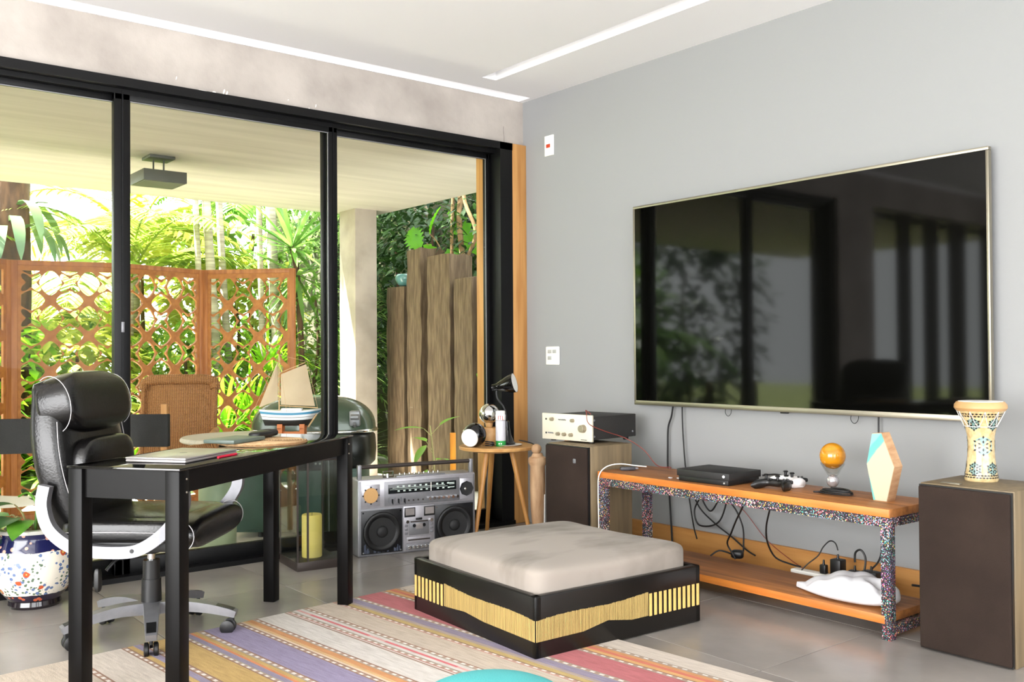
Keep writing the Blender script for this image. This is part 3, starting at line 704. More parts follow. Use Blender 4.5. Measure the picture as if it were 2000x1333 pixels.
def weave(name, c1, c2, sc, kind='RINGS'):
    m = mat(name, c1, .85); nt = m.node_tree; N = nt.nodes; L = nt.links; p = N['Principled BSDF']
    tc = N.new('ShaderNodeTexCoord'); w = N.new('ShaderNodeTexWave'); w.wave_type = 'RINGS' if kind == 'RINGS' else 'BANDS'
    if kind == 'RINGS': w.rings_direction = 'Z'
    w.inputs['Scale'].default_value = sc; w.inputs['Distortion'].default_value = 1.5; w.inputs['Detail Scale'].default_value = 8
    L.new(tc.outputs['Object'], w.inputs[0])
    r = N.new('ShaderNodeValToRGB'); r.color_ramp.elements[0].color = c2; r.color_ramp.elements[1].color = c1; L.new(w.outputs[0], r.inputs[0]); L.new(r.outputs[0], p.inputs['Base Color'])
    b = N.new('ShaderNodeBump'); b.inputs['Strength'].default_value = .6; b.inputs['Distance'].default_value = .006; L.new(w.outputs[0], b.inputs['Height']); L.new(b.outputs[0], p.inputs['Normal'])
    return m
m_mat = weave('woven_fibre', rgb(206, 172, 128), rgb(150, 112, 72), 30)
tag(obj('placemat', MB().tube([((.008+.0105*i/24)*cos(2*pi*i/24), (.008+.0105*i/24)*sin(2*pi*i/24), .006+.0006*sin(i*2.1)) for i in range(24*15)], .006, 6), m_mat, loc=dw(.80, .185, DH)), 'round woven straw placemat on the black desk', 'placemat')
t = thing('notebook', 'flat grey-green tablet case lying on the straw placemat', 'notebook', dw(.72, .255, DH+.0128), A1-radians(4))
obj('cover', B((0, 0, .007), (.20, .135, .014), bev=.003), mat('grey_green', rgb(92, 104, 96), .4), t)
obj('pages', B((0, .004, .007), (.19, .13, .011)), m_white, t)
t = thing('pouch', 'black glasses pouch lying on the placemat beside the tablet', 'pouch', dw(.905, .24, DH+.0128), A1-radians(2))
obj('body', MB().sell((0, 0, .014), (.16, .06, .028), .6, .5, 24, 12), m_black, t, ang=80)
obj('flap', MB().sell((.035, 0, .017), (.06, .062, .026), .5, .4, 20, 10), m_vinyl, t, ang=80)

# ------------------------------------------------------------------ office chair (local: x forward, z up)
m_leather = mat('black_leather', rgb(15, 14, 14), .26, bump=.10, bscale=130, spec=.5)
m_stitch = mat('pale_stitching', rgb(190, 186, 188), .6)
ch = thing('office_chair', 'black leather swivel armchair with silver arms and star base behind the desk', 'chair', (-2.625, -.985, 0), radians(-42))
CA = radians(42)
hub = obj('hub', MB().lathe([(0, .085), (.044, .085), (.048, .10), (.046, .125), (.034, .132), (0, .132)], 28), m_alu, ch)
for wa in (180, 252, 324, 36, 108):
    a = radians(wa)+CA; d = Vector((cos(a), sin(a), 0)); sd = Vector((-sin(a), cos(a), 0))
    lg = obj('base_leg', MB().ribbon([d*.035+Vector((0, 0, .108)), d*.12+Vector((0, 0, .112)), d*.21+Vector((0, 0, .102)), d*.28+Vector((0, 0, .086)), d*.315+Vector((0, 0, .075))], sd, [.058, .036], [.044, .024], 4), m_alu, ch)
    obj('foot_grip', MB().ribbon([d*.222+Vector((0, 0, .108)), d*.27+Vector((0, 0, .098)), d*.306+Vector((0, 0, .087))], sd, [.034, .031], [.016, .014], 3), m_black, lg)
    ca_ = obj('caster', MB().cyl(d*.302+Vector((0, 0, .072)), d*.302+Vector((0, 0, .05)), .007, .007, 10).ribbon([d*.302+Vector((0, 0, .056)), d*.285+Vector((0, 0, .05)), d*.272+Vector((0, 0, .034))], sd, .012, .014, 2), m_black, ch)
    for s in (-1, 1):
        p = d*.285+sd*(.016*s)
        obj('wheel', MB().lathe([(0, -.009), (.018, -.009), (.0265, -.005), (.0265, .006), (.018, .009), (0, .009)], 20, M=T_(p.x, p.y, .0275) @ Matrix.Rotation(a, 4, 'Z') @ RX(pi/2)), m_black, ca_)
obj('gas_lift_cover', MB().cyl((0, 0, .12), (0, 0, .215), .037, .035, 28).cyl((0, 0, .215), (0, 0, .285), .031, .030, 28), m_black, ch)
obj('piston', MB().cyl((0, 0, .28), (0, 0, .345), .015, .015, 20), m_chrome, ch)
obj('tilt_mechanism', MB().box((.0, 0, .352), (.20, .16, .035), bev=.008).cyl((.0, 0, .31), (0, 0, .36), .028, .034, 20), m_black, ch)
obj('lever', MB().tube([(-.02, -.05, .35), (-.03, -.13, .338), (-.05, -.18, .32), (-.07, -.21, .29)], .006, 8, 6).sell((-.088, -.235, .262), (.022, .03, .085), .6, .6, 12, 8, M=None), m_black, ch)
obj('seat_shell', MB().sell((0, 0, .378), (.45, .46, .05), .3, .4, 32, 10), m_black, ch)
def seatfn(p):
    x, y, z = p
    z += (.014*(abs(y)/.25)**2 if z > 0 else 0)
    if x > .14: z -= (x-.14)**2*1.2
    return Vector((x, y, z))
obj('seat_cushion', MB().sell((-.0, 0, .425), (.49, .50, .085), .45, .3, 56, 24, fn=seatfn), m_leather, ch, ang=80)
obj('seat_pad', MB().sell((-.02, 0, .458), (.42, .40, .05), .7, .35, 48, 16), m_leather, ch, ang=80)
obj('front_roll', MB().sell((.215, 0, .418), (.115, .505, .125), .8, .22, 40, 24), m_leather, ch, ang=80)
for s in (-1, 1):
    obj('stitching', MB().tube([(.215+.050*cos(b), s*.2515, .418+.053*sin(b)) for b in [i*2*pi/24 for i in range(-5, 13)]], .0014, 5), m_stitch, ch)
    obj('stitching', MB().tube([(-.2, s*.2495, .43), (0, s*.2505, .432), (.15, s*.2505, .43)], .0013, 5, 5), m_stitch, ch)
def bx(z): return -.205-.10*((z-.42)/.55)-.018*sin((z-.42)/.55*pi)
rings = []
for i in range(25):
    z = .40+.575*i/24; k = (z-.40)/.575
    hwid = .205+.045*sin(pi*min(1, k*1.15)*.9); hwid *= 1 if k < .93 else sqrt(max(.15, 1-((k-.93)/.075)**2*.8))
    th = .060+.014*sin(k*pi)
    if i in (0, 24): th *= .5
    rings.append([Vector((bx(z)+th*math.copysign(abs(cos(b))**.55, cos(b)), hwid*math.copysign(abs(sin(b))**.35, sin(b)), z)) for b in [2*pi*j/40 for j in range(40)]])
obj('backrest', MB().loft(rings), m_leather, ch, ang=80)
def lumb(p): return Vector((p[0]+.012*cos(p[1]*7), p[1], p[2]))
obj('lumbar_cushion', MB().sell((bx(.58)+.062, 0, .60), (.075, .40, .31), .5, .35, 40, 24, fn=lumb, M=None), m_leather, ch, ang=80)
obj('headrest', MB().sell((0, 0, 0), (.15, .47, .235), .75, .22, 48, 28, M=T_(bx(.875)+.042, 0, .88) @ RY(radians(-12))), m_leather, ch, ang=80)
for s in (-1, 1):
    obj('stitching', MB().tube([(bx(z)+.055, s*(.205+.045*sin(pi*min(1, ((z-.40)/.575)*1.15)*.9)+.001), z) for z in [.42+.05*i for i in range(9)]], .0013, 5, 3), m_stitch, ch)
    obj('stitching', MB().tube([T_(bx(.875)+.042, 0, .88) @ RY(radians(-12)) @ Vector((.066*cos(b), s*.2325, .103*sin(b))) for b in [-1.3+i*.22 for i in range(16)]], .0013, 5), m_stitch, ch)
for s in (-1, 1):
    y = s*.275
    a = obj('armrest', MB().ribbon([(-.255, y, .60), (-.262, y, .53), (-.235, y, .45), (-.17, y, .395), (-.10, y, .375), (.05, y, .372), (.12, y, .395), (.19, y, .45), (.235, y, .515), (.245, y, .565), (.235, y, .60)], (0, 1, 0), .028, [.034, .05, .05, .034], 4) if False else
             MB().ribbon([(-.255, y, .60), (-.265, y, .53), (-.24, y, .45), (-.17, y, .392), (-.09, y, .372), (.04, y, .370), (.11, y, .392), (.18, y, .445), (.228, y, .51), (.238, y, .56), (.226, y, .60)], (0, 1, 0), .03, .042, 5), m_alu, ch, ang=50)
    for x, z in ((-.13, .383), (.06, .375)): obj('bolt', MB().cyl((x, y+s*.014, z), (x, y+s*.0165, z), .008, .007, 12), m_black, a)
    obj('arm_pad', MB().sell((-.01, y, .612), (.31, .062, .036), .5, .4, 28, 12), m_leather, ch, ang=80)

# ------------------------------------------------------------------ glass candle lantern
m_bronze = mat('dark_bronze', rgb(58, 50, 46), .45, metal=.3)
m_wax = mat('yellow_wax', rgb(240, 210, 100), .5, col2=rgb(240, 214, 130), vscale=3)
m_lglass = glassmat('lantern_glass', (.90, .93, .92, 1), 1.45, .0, 1.2)
lw, ld, lh = .234, .272, .555
t = thing('candle_lantern', 'tall glass lantern with dark frame on the floor under the desk corner', 'lantern', (-1.605, -.262, 0), radians(-7))
obj('base', B((0, 0, .022), (lw, ld, .044), bev=.002), m_bronze, t)
obj('top_cap', B((0, 0, lh-.012), (lw, ld, .024), bev=.003), m_bronze, t)
for sx in (-1, 1):
    for sy in (-1, 1): obj('corner_post', B((sx*(lw/2-.004), sy*(ld/2-.004), lh/2+.01), (.008, .008, lh-.068)), m_bronze, t)
obj('door_bar', B((-lw/2+.055, -ld/2+.003, lh/2+.01), (.009, .006, lh-.068)), m_bronze, t)
for s in (-1, 1):
    obj('glass_side', B((s*(lw/2-.003), 0, lh/2+.01), (.003, ld-.018, lh-.068)), m_lglass, t)
    obj('glass_side', B((0, s*(ld/2-.003), lh/2+.01), (lw-.018, .003, lh-.068)), m_lglass, t)
obj('handle', MB().tube([(-.09, 0, lh), (-.06, 0, lh+.05), (0, 0, lh+.07), (.06, 0, lh+.05), (.09, 0, lh)], .004, 8, 6), m_bronze, t)
c = thing('candle', 'thick yellow pillar candle standing inside the glass lantern', 'candle', (-1.61, -.285, .044))
obj('wax', MB().lathe([(0, 0), (.048, 0), (.05, .004), (.05, .205), (.047, .211), (.038, .209), (.0, .203)], 36), m_wax, c)
obj('wick', MB().cyl((0, 0, .2), (.002, 0, .22), .0012, .001, 6), m_black, c)

# ------------------------------------------------------------------ boombox
m_bbdial = mat('dial_black', rgb(22, 26, 28), .2)
m_cone = mat('speaker_cone', rgb(24, 24, 25), .6)
m_rubber = mat('cone_surround', rgb(14, 14, 15), .45)
m_orange = mat('orange_mesh', rgb(214, 168, 110), .7, bump=.4, bscale=500)
m_cass = mat('cassette_window', rgb(150, 144, 142), .2, metal=.2)
m_plate = mat('black_plate', rgb(16, 17, 20), .35)
BW, BH, BD = .672, .402, .15
ang = atan2(-.128, .658)
bb = thing('boombox', 'large silver boombox with two black speakers standing on the floor by the glass door', 'boombox', (-1.022, -.358, 0), ang)
obj('body', B((0, BD/2+.004, BH/2), (BW, BD, BH), bev=.008, seg=3), m_silverp, bb)
def fb(nm, x, z, w, h, m, d=.004, y=.004, bev=.001, par=None): return obj(nm, B((x, y-d/2, z), (w, d, h), bev=bev), m, par or bb)
fb('front_frame', 0, BH/2-.002, BW-.012, BH-.016, m_alu, .004, .006)
fb('upper_panel', 0, .321, BW-.03, .142, m_silverp, .003, .002)
for s, nm in ((-1, 'left'), (1, 'right')):
    fr_ = fb('speaker_plate', s*.207, .126, .226, .226, m_plate, .003, .0025)
    cx, cz = s*.207, .125
    M = T_(cx, -.001, cz) @ RX(pi/2)
    sp = obj('speaker_surround', MB().lathe([(.070, 0), (.076, .004), (.088, .0095), (.098, .010), (.103, .006), (.104, 0)], 48, M=M), m_rubber, bb, ang=80)
    obj('cone', MB().lathe([(0, -.0), (.074, .004), (.030, -.0), (.0, 0)], 40, M=M), m_cone, sp, ang=80)
    obj('dust_cap', MB().sell((cx, -.004, cz), (.062, .03, .062), 1, 1, 28, 14), m_cone, sp, ang=80)
    for sx in (-1, 1):
        for sz in (-1, 1): obj('screw', MB().cyl((cx+sx*.103, .0, cz+sz*.103), (cx+sx*.103, -.003, cz+sz*.103), .0045, .004, 10), m_chrome, fr_)
# worn chrome edge marks on the left plate
wm = MB()
for i in range(26):
    x = -.207+random.uniform(-.105, .105); hgt = random.uniform(.012, .05)*(abs(x+.207)/.105)**1.2+.006
    wm.box((x, -.0008, .018+hgt/2), (random.uniform(.002, .006), .001, hgt))
tag(obj('worn_patch', wm, mat('worn_blue_grey', rgb(96, 104, 124), .35, metal=.4), bb), kind='stuff')
tw = fb('tweeter_plate', -.268, .318, .098, .112, m_silverp, .004, -.0005)
obj('tweeter_mesh', MB().lathe([(0, .003), (.038, .003), (.040, 0), (.0, 0)], 32, M=T_(-.268, -.0045, .318) @ RX(pi/2)), m_orange, tw)
for k in range(8):
    a = k*pi/4; obj('tweeter_bolt', B((-.268+.043*cos(a), -.006, .318+.043*sin(a)), (.008, .003, .008), bev=.001), m_black, tw)
tw = fb('tweeter_plate', .279, .318, .08, .112, m_silverp, .004, -.0005)
obj('tweeter_horn', MB().lathe([(.041, 0), (.041, .004), (.037, .004), (.030, -.0), (0, 0)], 8, M=T_(.279, -.0045, .318) @ RX(pi/2)), m_black, tw)
obj('tweeter_horn_bowl', MB().lathe([(.034, .0055), (.018, .0045), (0, .004)], 24, M=T_(.279, -.0045, .318) @ RX(pi/2)), m_cone, tw)
obj('tweeter_dome', MB().sell((.268, -.012, .318), (.016, .012, .016), 1, 1, 16, 10), m_chrome, tw)
tp = fb('tuner_panel', .022, .320, .43, .126, m_alu, .004, -.0005)
fb('dial_window', .022, .343, .39, .048, m_bbdial, .003, -.0045, par=tp)
sc = MB()
for i in range(10):
    x = -.12+.032*i
    if i == 6: continue
    sc.box((x, -.008, .356), (.012, .001, .008)).box((x+.004, -.008, .332), (.012, .001, .007))
sc.box((.0, -.008, .3485), (.30, .001, .0022)).box((.0, -.008, .3405), (.33, .001, .0018))
sc.box((.19, -.008, .356), (.03, .001, .004)).box((.19, -.008, .350), (.03, .001, .003)).box((.19, -.008, .333), (.03, .001, .004))
obj('dial_marks', sc, mat('dial_green_white', rgb(206, 220, 212), .5), tp)
obj('dial_pointer', B((.068, -.009, .344), (.004, .002, .046)), m_white, tp)
kn = MB()
for i in range(7):
    x = .058+.0265*i+(.004 if i > 3 else 0)
    obj('knob', MB().cyl((x, -.004, .281), (x, -.018, .281), .0085, .0078, 16), m_chrome, bb)
for i in range(4): obj('indicator', MB().cyl((-.058+.027*i, -.004, .278), (-.058+.027*i, -.008, .278), .005, .004, 12), m_bronze, bb)
for i in range(6):
    x = -.168+.017*i
    obj('slider', MB().box((x, -.008, .287-.006*(i % 2)), (.005, .012, .022)).box((x+.004, -.005, .268), (.003, .004, .01)), m_bbdial if i % 2 else m_alu, bb)
cp = fb('cassette_panel', 0, .128, .176, .236, m_silverp, .004, .0015)
for x in (-.052, .060):
    mt = fb('level_meter', x, .214, .062, .050, m_black, .004, -.002, par=cp); 
    obj('meter_face', B((x, -.0065, .217), (.050, .001, .036)), m_cass, mt) if False else obj('meter_face', B((x, -.0068, .217), (.050, .0016, .036)), m_cass, cp)
fb('badge_window', 0, .176, .036, .012, m_black, .004, -.002, par=cp)
for x in (-.069, .069): obj('knob', MB().cyl((x, -.002, .166), (x, -.016, .166), .0095, .0088, 16), m_chrome, bb)
ds = fb('cassette_door', 0, .130, .112, .076, m_alu, .005, -.002)
obj('cassette_window', B((0, -.0078, .138), (.04, .002, .03), bev=.0005), m_cass, ds)
obj('cassette_slot', B((0, -.0078, .163), (.1, .002, .006)), m_bronze, ds)
for x in (-.028, .028): obj('reel', MB().cyl((x, -.0068, .142), (x, -.009, .142), .010, .009, 12), m_bbdial, ds)
for x in (-.073, .073):
    for z in (.104, .125, .145): fb('button', x, z, .016, .012, m_alu, .006, -.002, par=cp)
fb('key_bay', 0, .066, .14, .03, m_silverp, .003, -.002, par=cp)
fb('slider_slot', 0, .067, .125, .007, m_bronze, .003, -.004, par=cp)
fb('key_bay', 0, .030, .15, .032, m_alu, .003, -.002, par=cp)
for i in range(6): obj('key', B((-.058+.0232*i, -.010, .030), (.017, .014, .014), bev=.002), m_chrome, bb)
for i in range(9):
    x = -.10+.0275*i
    obj('top_lever', MB().box((x, .02, BH+.010), (.006, .010, .024), bev=.001), m_chrome, bb)
obj('top_rail', B((.02, .022, BH+.003), (.28, .02, .008), bev=.001), m_alu, bb)
obj('clock_frame', MB().box((-.165, .02, BH+.005), (.056, .014, .006)).box((-.165, .02, BH+.035), (.056, .014, .005)).box((-.193, .02, BH+.02), (.005, .014, .034)).box((-.137, .02, BH+.02), (.005, .014, .034)), m_chrome, bb)
obj('top_knob', MB().cyl((-.168, .02, BH+.002), (-.168, .02, BH+.022), .010, .009, 14), m_chrome, bb)
for s in (-1, 1): obj('handle_arm', B((s*(BW/2-.016), .03, BH+.03), (.022, .022, .088), bev=.003), m_alu, bb)
obj('handle_bar', MB().cyl((-BW/2+.02, .03, BH+.062), (BW/2-.02, .03, BH+.062), .011, .011, 16), m_bronze, bb)
for x in (-.25, .25): obj('foot', B((x, .08, .004), (.05, .08, .008)), m_black, bb)

# ------------------------------------------------------------------ round side table and what stands on it
m_oak = mat('light_oak', rgb(206, 160, 100), .45, col2=rgb(182, 132, 72), vscale=3, stretch=(8, 1, 8), detail=6)
m_oakleg = mat('oak_leg', rgb(196, 144, 78), .45, col2=rgb(172, 118, 58), vscale=3, stretch=(9, 9, 1), detail=6)
TX, TY, TZ = -.49, -.355, .532
st = thing('side_table', 'small round light oak side table with three splayed legs', 'table', (TX, TY, 0))
obj('table_top', MB().lathe([(0, TZ-.024), (.20, TZ-.024), (.214, TZ-.018), (.216, TZ-.006), (.212, TZ), (0, TZ)], 56), m_oak, st)
for a in (-48.6, 71, 191):
    a = radians(a); d = Vector((cos(a), sin(a), 0))
    obj('leg', MB().cyl(d*.195, d*.085+Vector((0, 0, TZ-.022)), .011, .017, 16), m_oakleg, st)
obj('under_ring', MB().cyl((0, 0, TZ-.036), (0, 0, TZ-.023), .105, .105, 32), m_oak, st)
# plate under lamp
tag(obj('saucer', MB().lathe([(0, 0), (.05, 0), (.078, .006), (.080, .008), (.05, .004), (0, .003)], 36), m_white, loc=(-.452, -.412, TZ)), 'flat white saucer under the black desk lamp', 'plate')
LZ = TZ+.0075
lp = thing('desk_lamp', 'black cone desk lamp on gooseneck stem turned toward the wall', 'lamp', (-.440, -.383, LZ), 0)
obj('base', MB().lathe([(0, 0), (.048, 0), (.05, .006), (.040, .014), (.026, .05), (.018, .09), (.014, .13), (0, .135)], 32), m_blackgloss, lp)
R_ = Vector((.781, -.624, 0)); F_ = Vector((.624, .781, 0)); U_ = Vector((0, 0, 1))
hd = R_*(-.03)+U_*.305
obj('gooseneck', MB().tube([(0, 0, .12), R_*(-.004)+U_*.17, R_*(-.020)+U_*.215, R_*(-.05)+U_*.255, R_*(-.058)+U_*.29, R_*(-.052)+U_*.32], .0055, 10, 6), m_black, lp)
ax = (R_*.92-F_*.25+U_*.22).normalized()
Q = ax.to_track_quat('Z', 'Y').to_matrix().to_4x4(); H0 = R_*(-.052)+U_*.325
obj('shade', MB().lathe([(.0, -.03), (.020, -.03), (.021, .0), (.026, .01), (.05, .075), (.056, .105), (.054, .105), (.047, .075), (.02, .012), (0, .01)], 32, M=T_(*H0) @ Q), m_blackgloss, lp)
obj('shade_lining', MB().lathe([(.0535, .1045), (.046, .075), (.0195, .013), (0, .012)], 32, M=T_(*H0) @ Q), m_white, lp)
obj('bulb', MB().sell(H0+ax*.06, (.045, .045, .045), 1, 1, 20, 12), mat('bulb_white', rgb(246, 246, 242), .3), lp)
obj('switch', MB().tube([R_*(-.045)-F_*.02+U_*.03, R_*(-.03)-F_*.015+U_*.07], .005, 8), m_white, lp)
tag(obj('lamp_cord', MB().tube([(-.39, -.43, LZ+.02), (-.36, -.46, TZ+.02), (-.335, -.487, TZ+.008), (-.318, -.497, TZ-.01), (-.31, -.505, TZ-.06), (-.305, -.52, .35), (-.30, -.535, .2), (-.31, -.54, .004)], .0032, 7, 6), m_cable), 'black lamp cord hanging over the edge of the side table', 'cord')
g = thing('globe_lamp', 'small mirrored globe lamp on a wooden cube base', 'lamp', (-.502, -.30, TZ), radians(-35))
obj('cube_base', B((0, 0, .05), (.085, .085, .10), bev=.004), m_oak, g)
obj('bulb_neck', MB().cyl((0, 0, .10), (0, 0, .125), .018, .024, 20), m_dwood, g)
obj('mirrored_bulb', MB().sell((0, 0, .178), (.116, .116, .116), 1, 1, 36, 20), m_chrome, g, ang=80)
b = thing('ball_lamp', 'black ball-shaped lamp with white disc face lying on the side table', 'lamp', (-.632, -.335, TZ), 0)
obj('ball', MB().sell((0, 0, .067), (.134, .134, .134), 1, 1, 36, 20), m_blackgloss, b, ang=80)
fd = (-F_*.86-R_*.42-U_*.22).normalized(); Qm = T_(*(fd*.052+U_*.067)) @ fd.to_track_quat('Z', 'Y').to_matrix().to_4x4()
obj('white_disc', MB().lathe([(0, 0), (.048, 0), (.051, .006), (.049, .014), (.030, .015), (.012, .0165), (0, .0165)], 36, M=Qm), m_white, b)
obj('side_cap', MB().sell(Vector((0, 0, .085))-R_*.052+F_*.005, (.03, .03, .03), 1, 1, 14, 10), m_chrome, b, ang=80)
tag(obj('coiled_lead', MB().tube([(-.575+.022*cos(i*.55), -.40+.03*sin(i*.55), TZ+.004+.0009*i) for i in range(30)], .0035, 7), m_cable), 'black lead bundled beside the spray can on the side table', 'cable')
m_can = bpy.data.materials.new('spray_can_print'); m_can.use_nodes = True
def canmat(m):
    nt = m.node_tree; N = nt.nodes; L = nt.links; p = N['Principled BSDF']; p.inputs['Roughness'].default_value = .3
    tc = N.new('ShaderNodeTexCoord'); s = N.new('ShaderNodeSeparateXYZ'); L.new(tc.outputs['Object'], s.inputs[0])
    mu = N.new('ShaderNodeMath'); mu.operation = 'MULTIPLY'; mu.inputs[1].default_value = 5; L.new(s.outputs[2], mu.inputs[0])
    r = N.new('ShaderNodeValToRGB'); r.color_ramp.interpolation = 'CONSTANT'; e = r.color_ramp.elements
    e[0].color = rgb(40, 150, 70); e[1].position = .16; e[1].color = rgb(206, 206, 214)
    for p_, c in ((.72, rgb(120, 120, 126)), (.735, rgb(240, 238, 236))): x = e.new(p_); x.color = c
    L.new(mu.outputs[0], r.inputs[0]); L.new(r.outputs[0], p.inputs['Base Color'])
canmat(m_can)
sc_ = thing('spray_can', 'white and grey spray can with green foot on the side table', 'can', (-.505, -.41, TZ), radians(-39))
obj('body', MB().lathe([(0, 0), (.028, 0), (.029, .003), (.029, .176), (.027, .18), (0, .18)], 32), m_can, sc_)
obj('cap', MB().lathe([(0, .18), (.026, .18), (.027, .184), (.0265, .196), (.024, .20), (0, .20)], 28), m_white, sc_)
lt = MB()
for i in range(3): lt.box((-.0125+.0125*i, -.0285, .160), (.0085, .003, .018)); 
for i in range(3): lt.box((-.012+.012*i, -.0285, .016), (.007, .003, .008))
obj('lettering_block', MB().box((-.0125, -.0283, .161), (.003, .003, .022)).box((-.0095, -.0283, .170), (.006, .003, .003)).box((-.0095, -.0283, .161), (.005, .003, .003)).box((0, -.0287, .161), (.003, .003, .022)).box((.0, -.0287, .171), (.009, .003, .003)).box((.011, -.0283, .161), (.003, .003, .022)).box((.0135, -.0283, .151), (.006, .003, .003)), mat('can_red', rgb(205, 70, 60), .4), sc_)
obj('foot_marks', MB().box((-.008, -.0288, .016), (.007, .002, .007)).box((.004, -.0289, .016), (.006, .002, .007)), m_white, sc_)

# ------------------------------------------------------------------ carved wooden post left of the amplifier speaker
m_carved = mat('carved_wood', rgb(168, 128, 92), .65, col2=rgb(206, 170, 132), vscale=5, stretch=(5, 5, .9), detail=7, bump=.15)
wp = thing('carved_post', 'weathered turned wooden post with ball finial between side table and speaker', 'post', (-.395, -.60, 0))
obj('shaft', MB().lathe([(0, 0), (.042, 0), (.042, .05), (.034, .07), (.032, .10), (.040, .2), (.043, .33), (.041, .43), (.050, .445), (.052, .46), (.048, .475), (.034, .483), (.026, .50), (0, .50)], 24), m_carved, wp)
obj('ball_finial', MB().sell((-.004, .004, .523), (.058, .058, .056), 1, 1, 20, 12), m_carved, wp, ang=80)
wp2 = thing('carved_post', 'taller wooden post with knob rising behind the amplifier', 'post', (-.225, -.665, 0))
obj('shaft', MB().lathe([(0, 0), (.034, 0), (.034, .06), (.026, .08), (.033, .3), (.033, .52), (.038, .54), (.03, .56), (0, .56)], 24), m_carved, wp2)
obj('knob_finial', MB().sell((0, 0, .605), (.066, .066, .10), 1, 1, 20, 12), m_carved, wp2, ang=80)
tag(obj('white_lead', MB().tube([(-.405, -.672, .28), (-.41, -.675, .2), (-.42, -.682, .1), (-.44, -.69, .005)], .003, 7, 6), m_whitec), 'thin white lead running down in front of the carved wooden post', 'cable')

# ------------------------------------------------------------------ painted porcelain pot with plant
def potmat():
    m = bpy.data.materials.new('painted_porcelain'); m.use_nodes = True; nt = m.node_tree; N = nt.nodes; L = nt.links; p = N['Principled BSDF']
    p.inputs['Roughness'].default_value = .12; p.inputs['Coat Weight'].default_value = .5
    tc = N.new('ShaderNodeTexCoord'); s = N.new('ShaderNodeSeparateXYZ'); L.new(tc.outputs['Object'], s.inputs[0])
    def math(op, a, b=None, c=None):
        n = N.new('ShaderNodeMath'); n.operation = op
        for i, x in enumerate((a, b, c)):
            if x is None: continue
            if isinstance(x, (int, float)): n.inputs[i].default_value = x
            else: L.new(x, n.inputs[i])
        return n.outputs[0]
    def mix(f, a, b):
        n = N.new('ShaderNodeMix'); n.data_type = 'RGBA'
        L.new(f, n.inputs[0])
        for i, x in ((6, a), (7, b)):
            if isinstance(x, tuple): n.inputs[i].default_value = x
            else: L.new(x, n.inputs[i])
        return n.outputs[2]
    def vor(scale, off=0):
        mp = N.new('ShaderNodeMapping'); mp.inputs['Location'].default_value = (off, off*.7, off*1.3); L.new(tc.outputs['Object'], mp.inputs[0])
        v = N.new('ShaderNodeTexVoronoi'); v.inputs['Scale'].default_value = scale; L.new(mp.outputs[0], v.inputs['Vector']); return v
    def noise(scale, off=0):
        mp = N.new('ShaderNodeMapping'); mp.inputs['Location'].default_value = (off, off, off); L.new(tc.outputs['Object'], mp.inputs[0])
        v = N.new('ShaderNodeTexNoise'); v.inputs['Scale'].default_value = scale; v.inputs['Detail'].default_value = 2; L.new(mp.outputs[0], v.inputs['Vector']); return v.outputs['Fac']
    col = rgb(236, 228, 212)
    # foliage sprigs, blue clusters, flowers
    v1 = vor(62, 1.3); area = noise(10, 4)
    leaf = math('MULTIPLY', math('LESS_THAN', v1.outputs['Distance'], .34), math('GREATER_THAN', area, .46))
    col = mix(leaf, col, rgb(92, 112, 92))
    v2 = vor(48, 7.7); blue = math('MULTIPLY', math('LESS_THAN', v2.outputs['Distance'], .38), math('GREATER_THAN', noise(9, 11), .52))
    col = mix(blue, col, rgb(96, 116, 156))
    v3 = vor(15, 2.2); fl = math('LESS_THAN', math('ADD', v3.outputs['Distance'], math('MULTIPLY', noise(60, 3), .16)), .30)
    col = mix(fl, col, rgb(190, 84, 48)); fl2 = math('LESS_THAN', v3.outputs['Distance'], .11); col = mix(fl2, col, rgb(226, 184, 90))
    # top and bottom bands
    wob = math('MULTIPLY', noise(14, 9), .02); z = math('ADD', s.outputs[2], wob)
    vb = vor(30, .4); dot = math('LESS_THAN', vb.outputs['Distance'], .26)
    big = math('GREATER_THAN', noise(7, 21), .60)
    band = mix(dot, mix(big, rgb(28, 30, 72), rgb(176, 72, 34)), rgb(214, 160, 140))
    col = mix(math('GREATER_THAN', z, .255), col, band)
    band2 = mix(dot, rgb(36, 26, 48), rgb(190, 92, 60))
    col = mix(math('LESS_THAN', z, .072), col, band2)
    col = mix(math('LESS_THAN', s.outputs[2], .036), col, rgb(30, 24, 28))
    col = mix(math('GREATER_THAN', s.outputs[2], .318), col, rgb(218, 214, 206))
    L.new(col, p.inputs['Base Color']); return m
m_pot = potmat()
PC = (-2.862, -.21, 0)
pt = thing('plant_pot', 'bulbous painted porcelain pot with blue bands and flowers holding a leafy plant', 'plant pot', PC)
obj('pot', MB().lathe([(0, .0), (.098, .0), (.104, .012), (.10, .03), (.125, .06), (.155, .11), (.170, .165), (.171, .215), (.160, .26), (.146, .292), (.146, .305), (.152, .318), (.150, .332), (.135, .336), (.118, .330), (.114, .31), (.116, .29), (0, .285)], 64), m_pot, pt)
m_soil = mat('soil', rgb(74, 54, 40), .95, bump=.5, bscale=80)
obj('soil', MB().lathe([(0, .312), (.06, .312), (.1135, .307), (.1135, .287), (0, .287)], 32), m_soil, pt)
m_potleaf = mat('broad_leaf', rgb(70, 132, 34), .35, col2=rgb(120, 176, 60), vscale=8, trans=.35)
m_potleafd = mat('dark_broad_leaf', rgb(34, 78, 30), .35, col2=rgb(62, 112, 44), vscale=8, trans=.25)
m_stem = mat('stem', rgb(128, 112, 74), .6, col2=rgb(150, 148, 92), vscale=6)
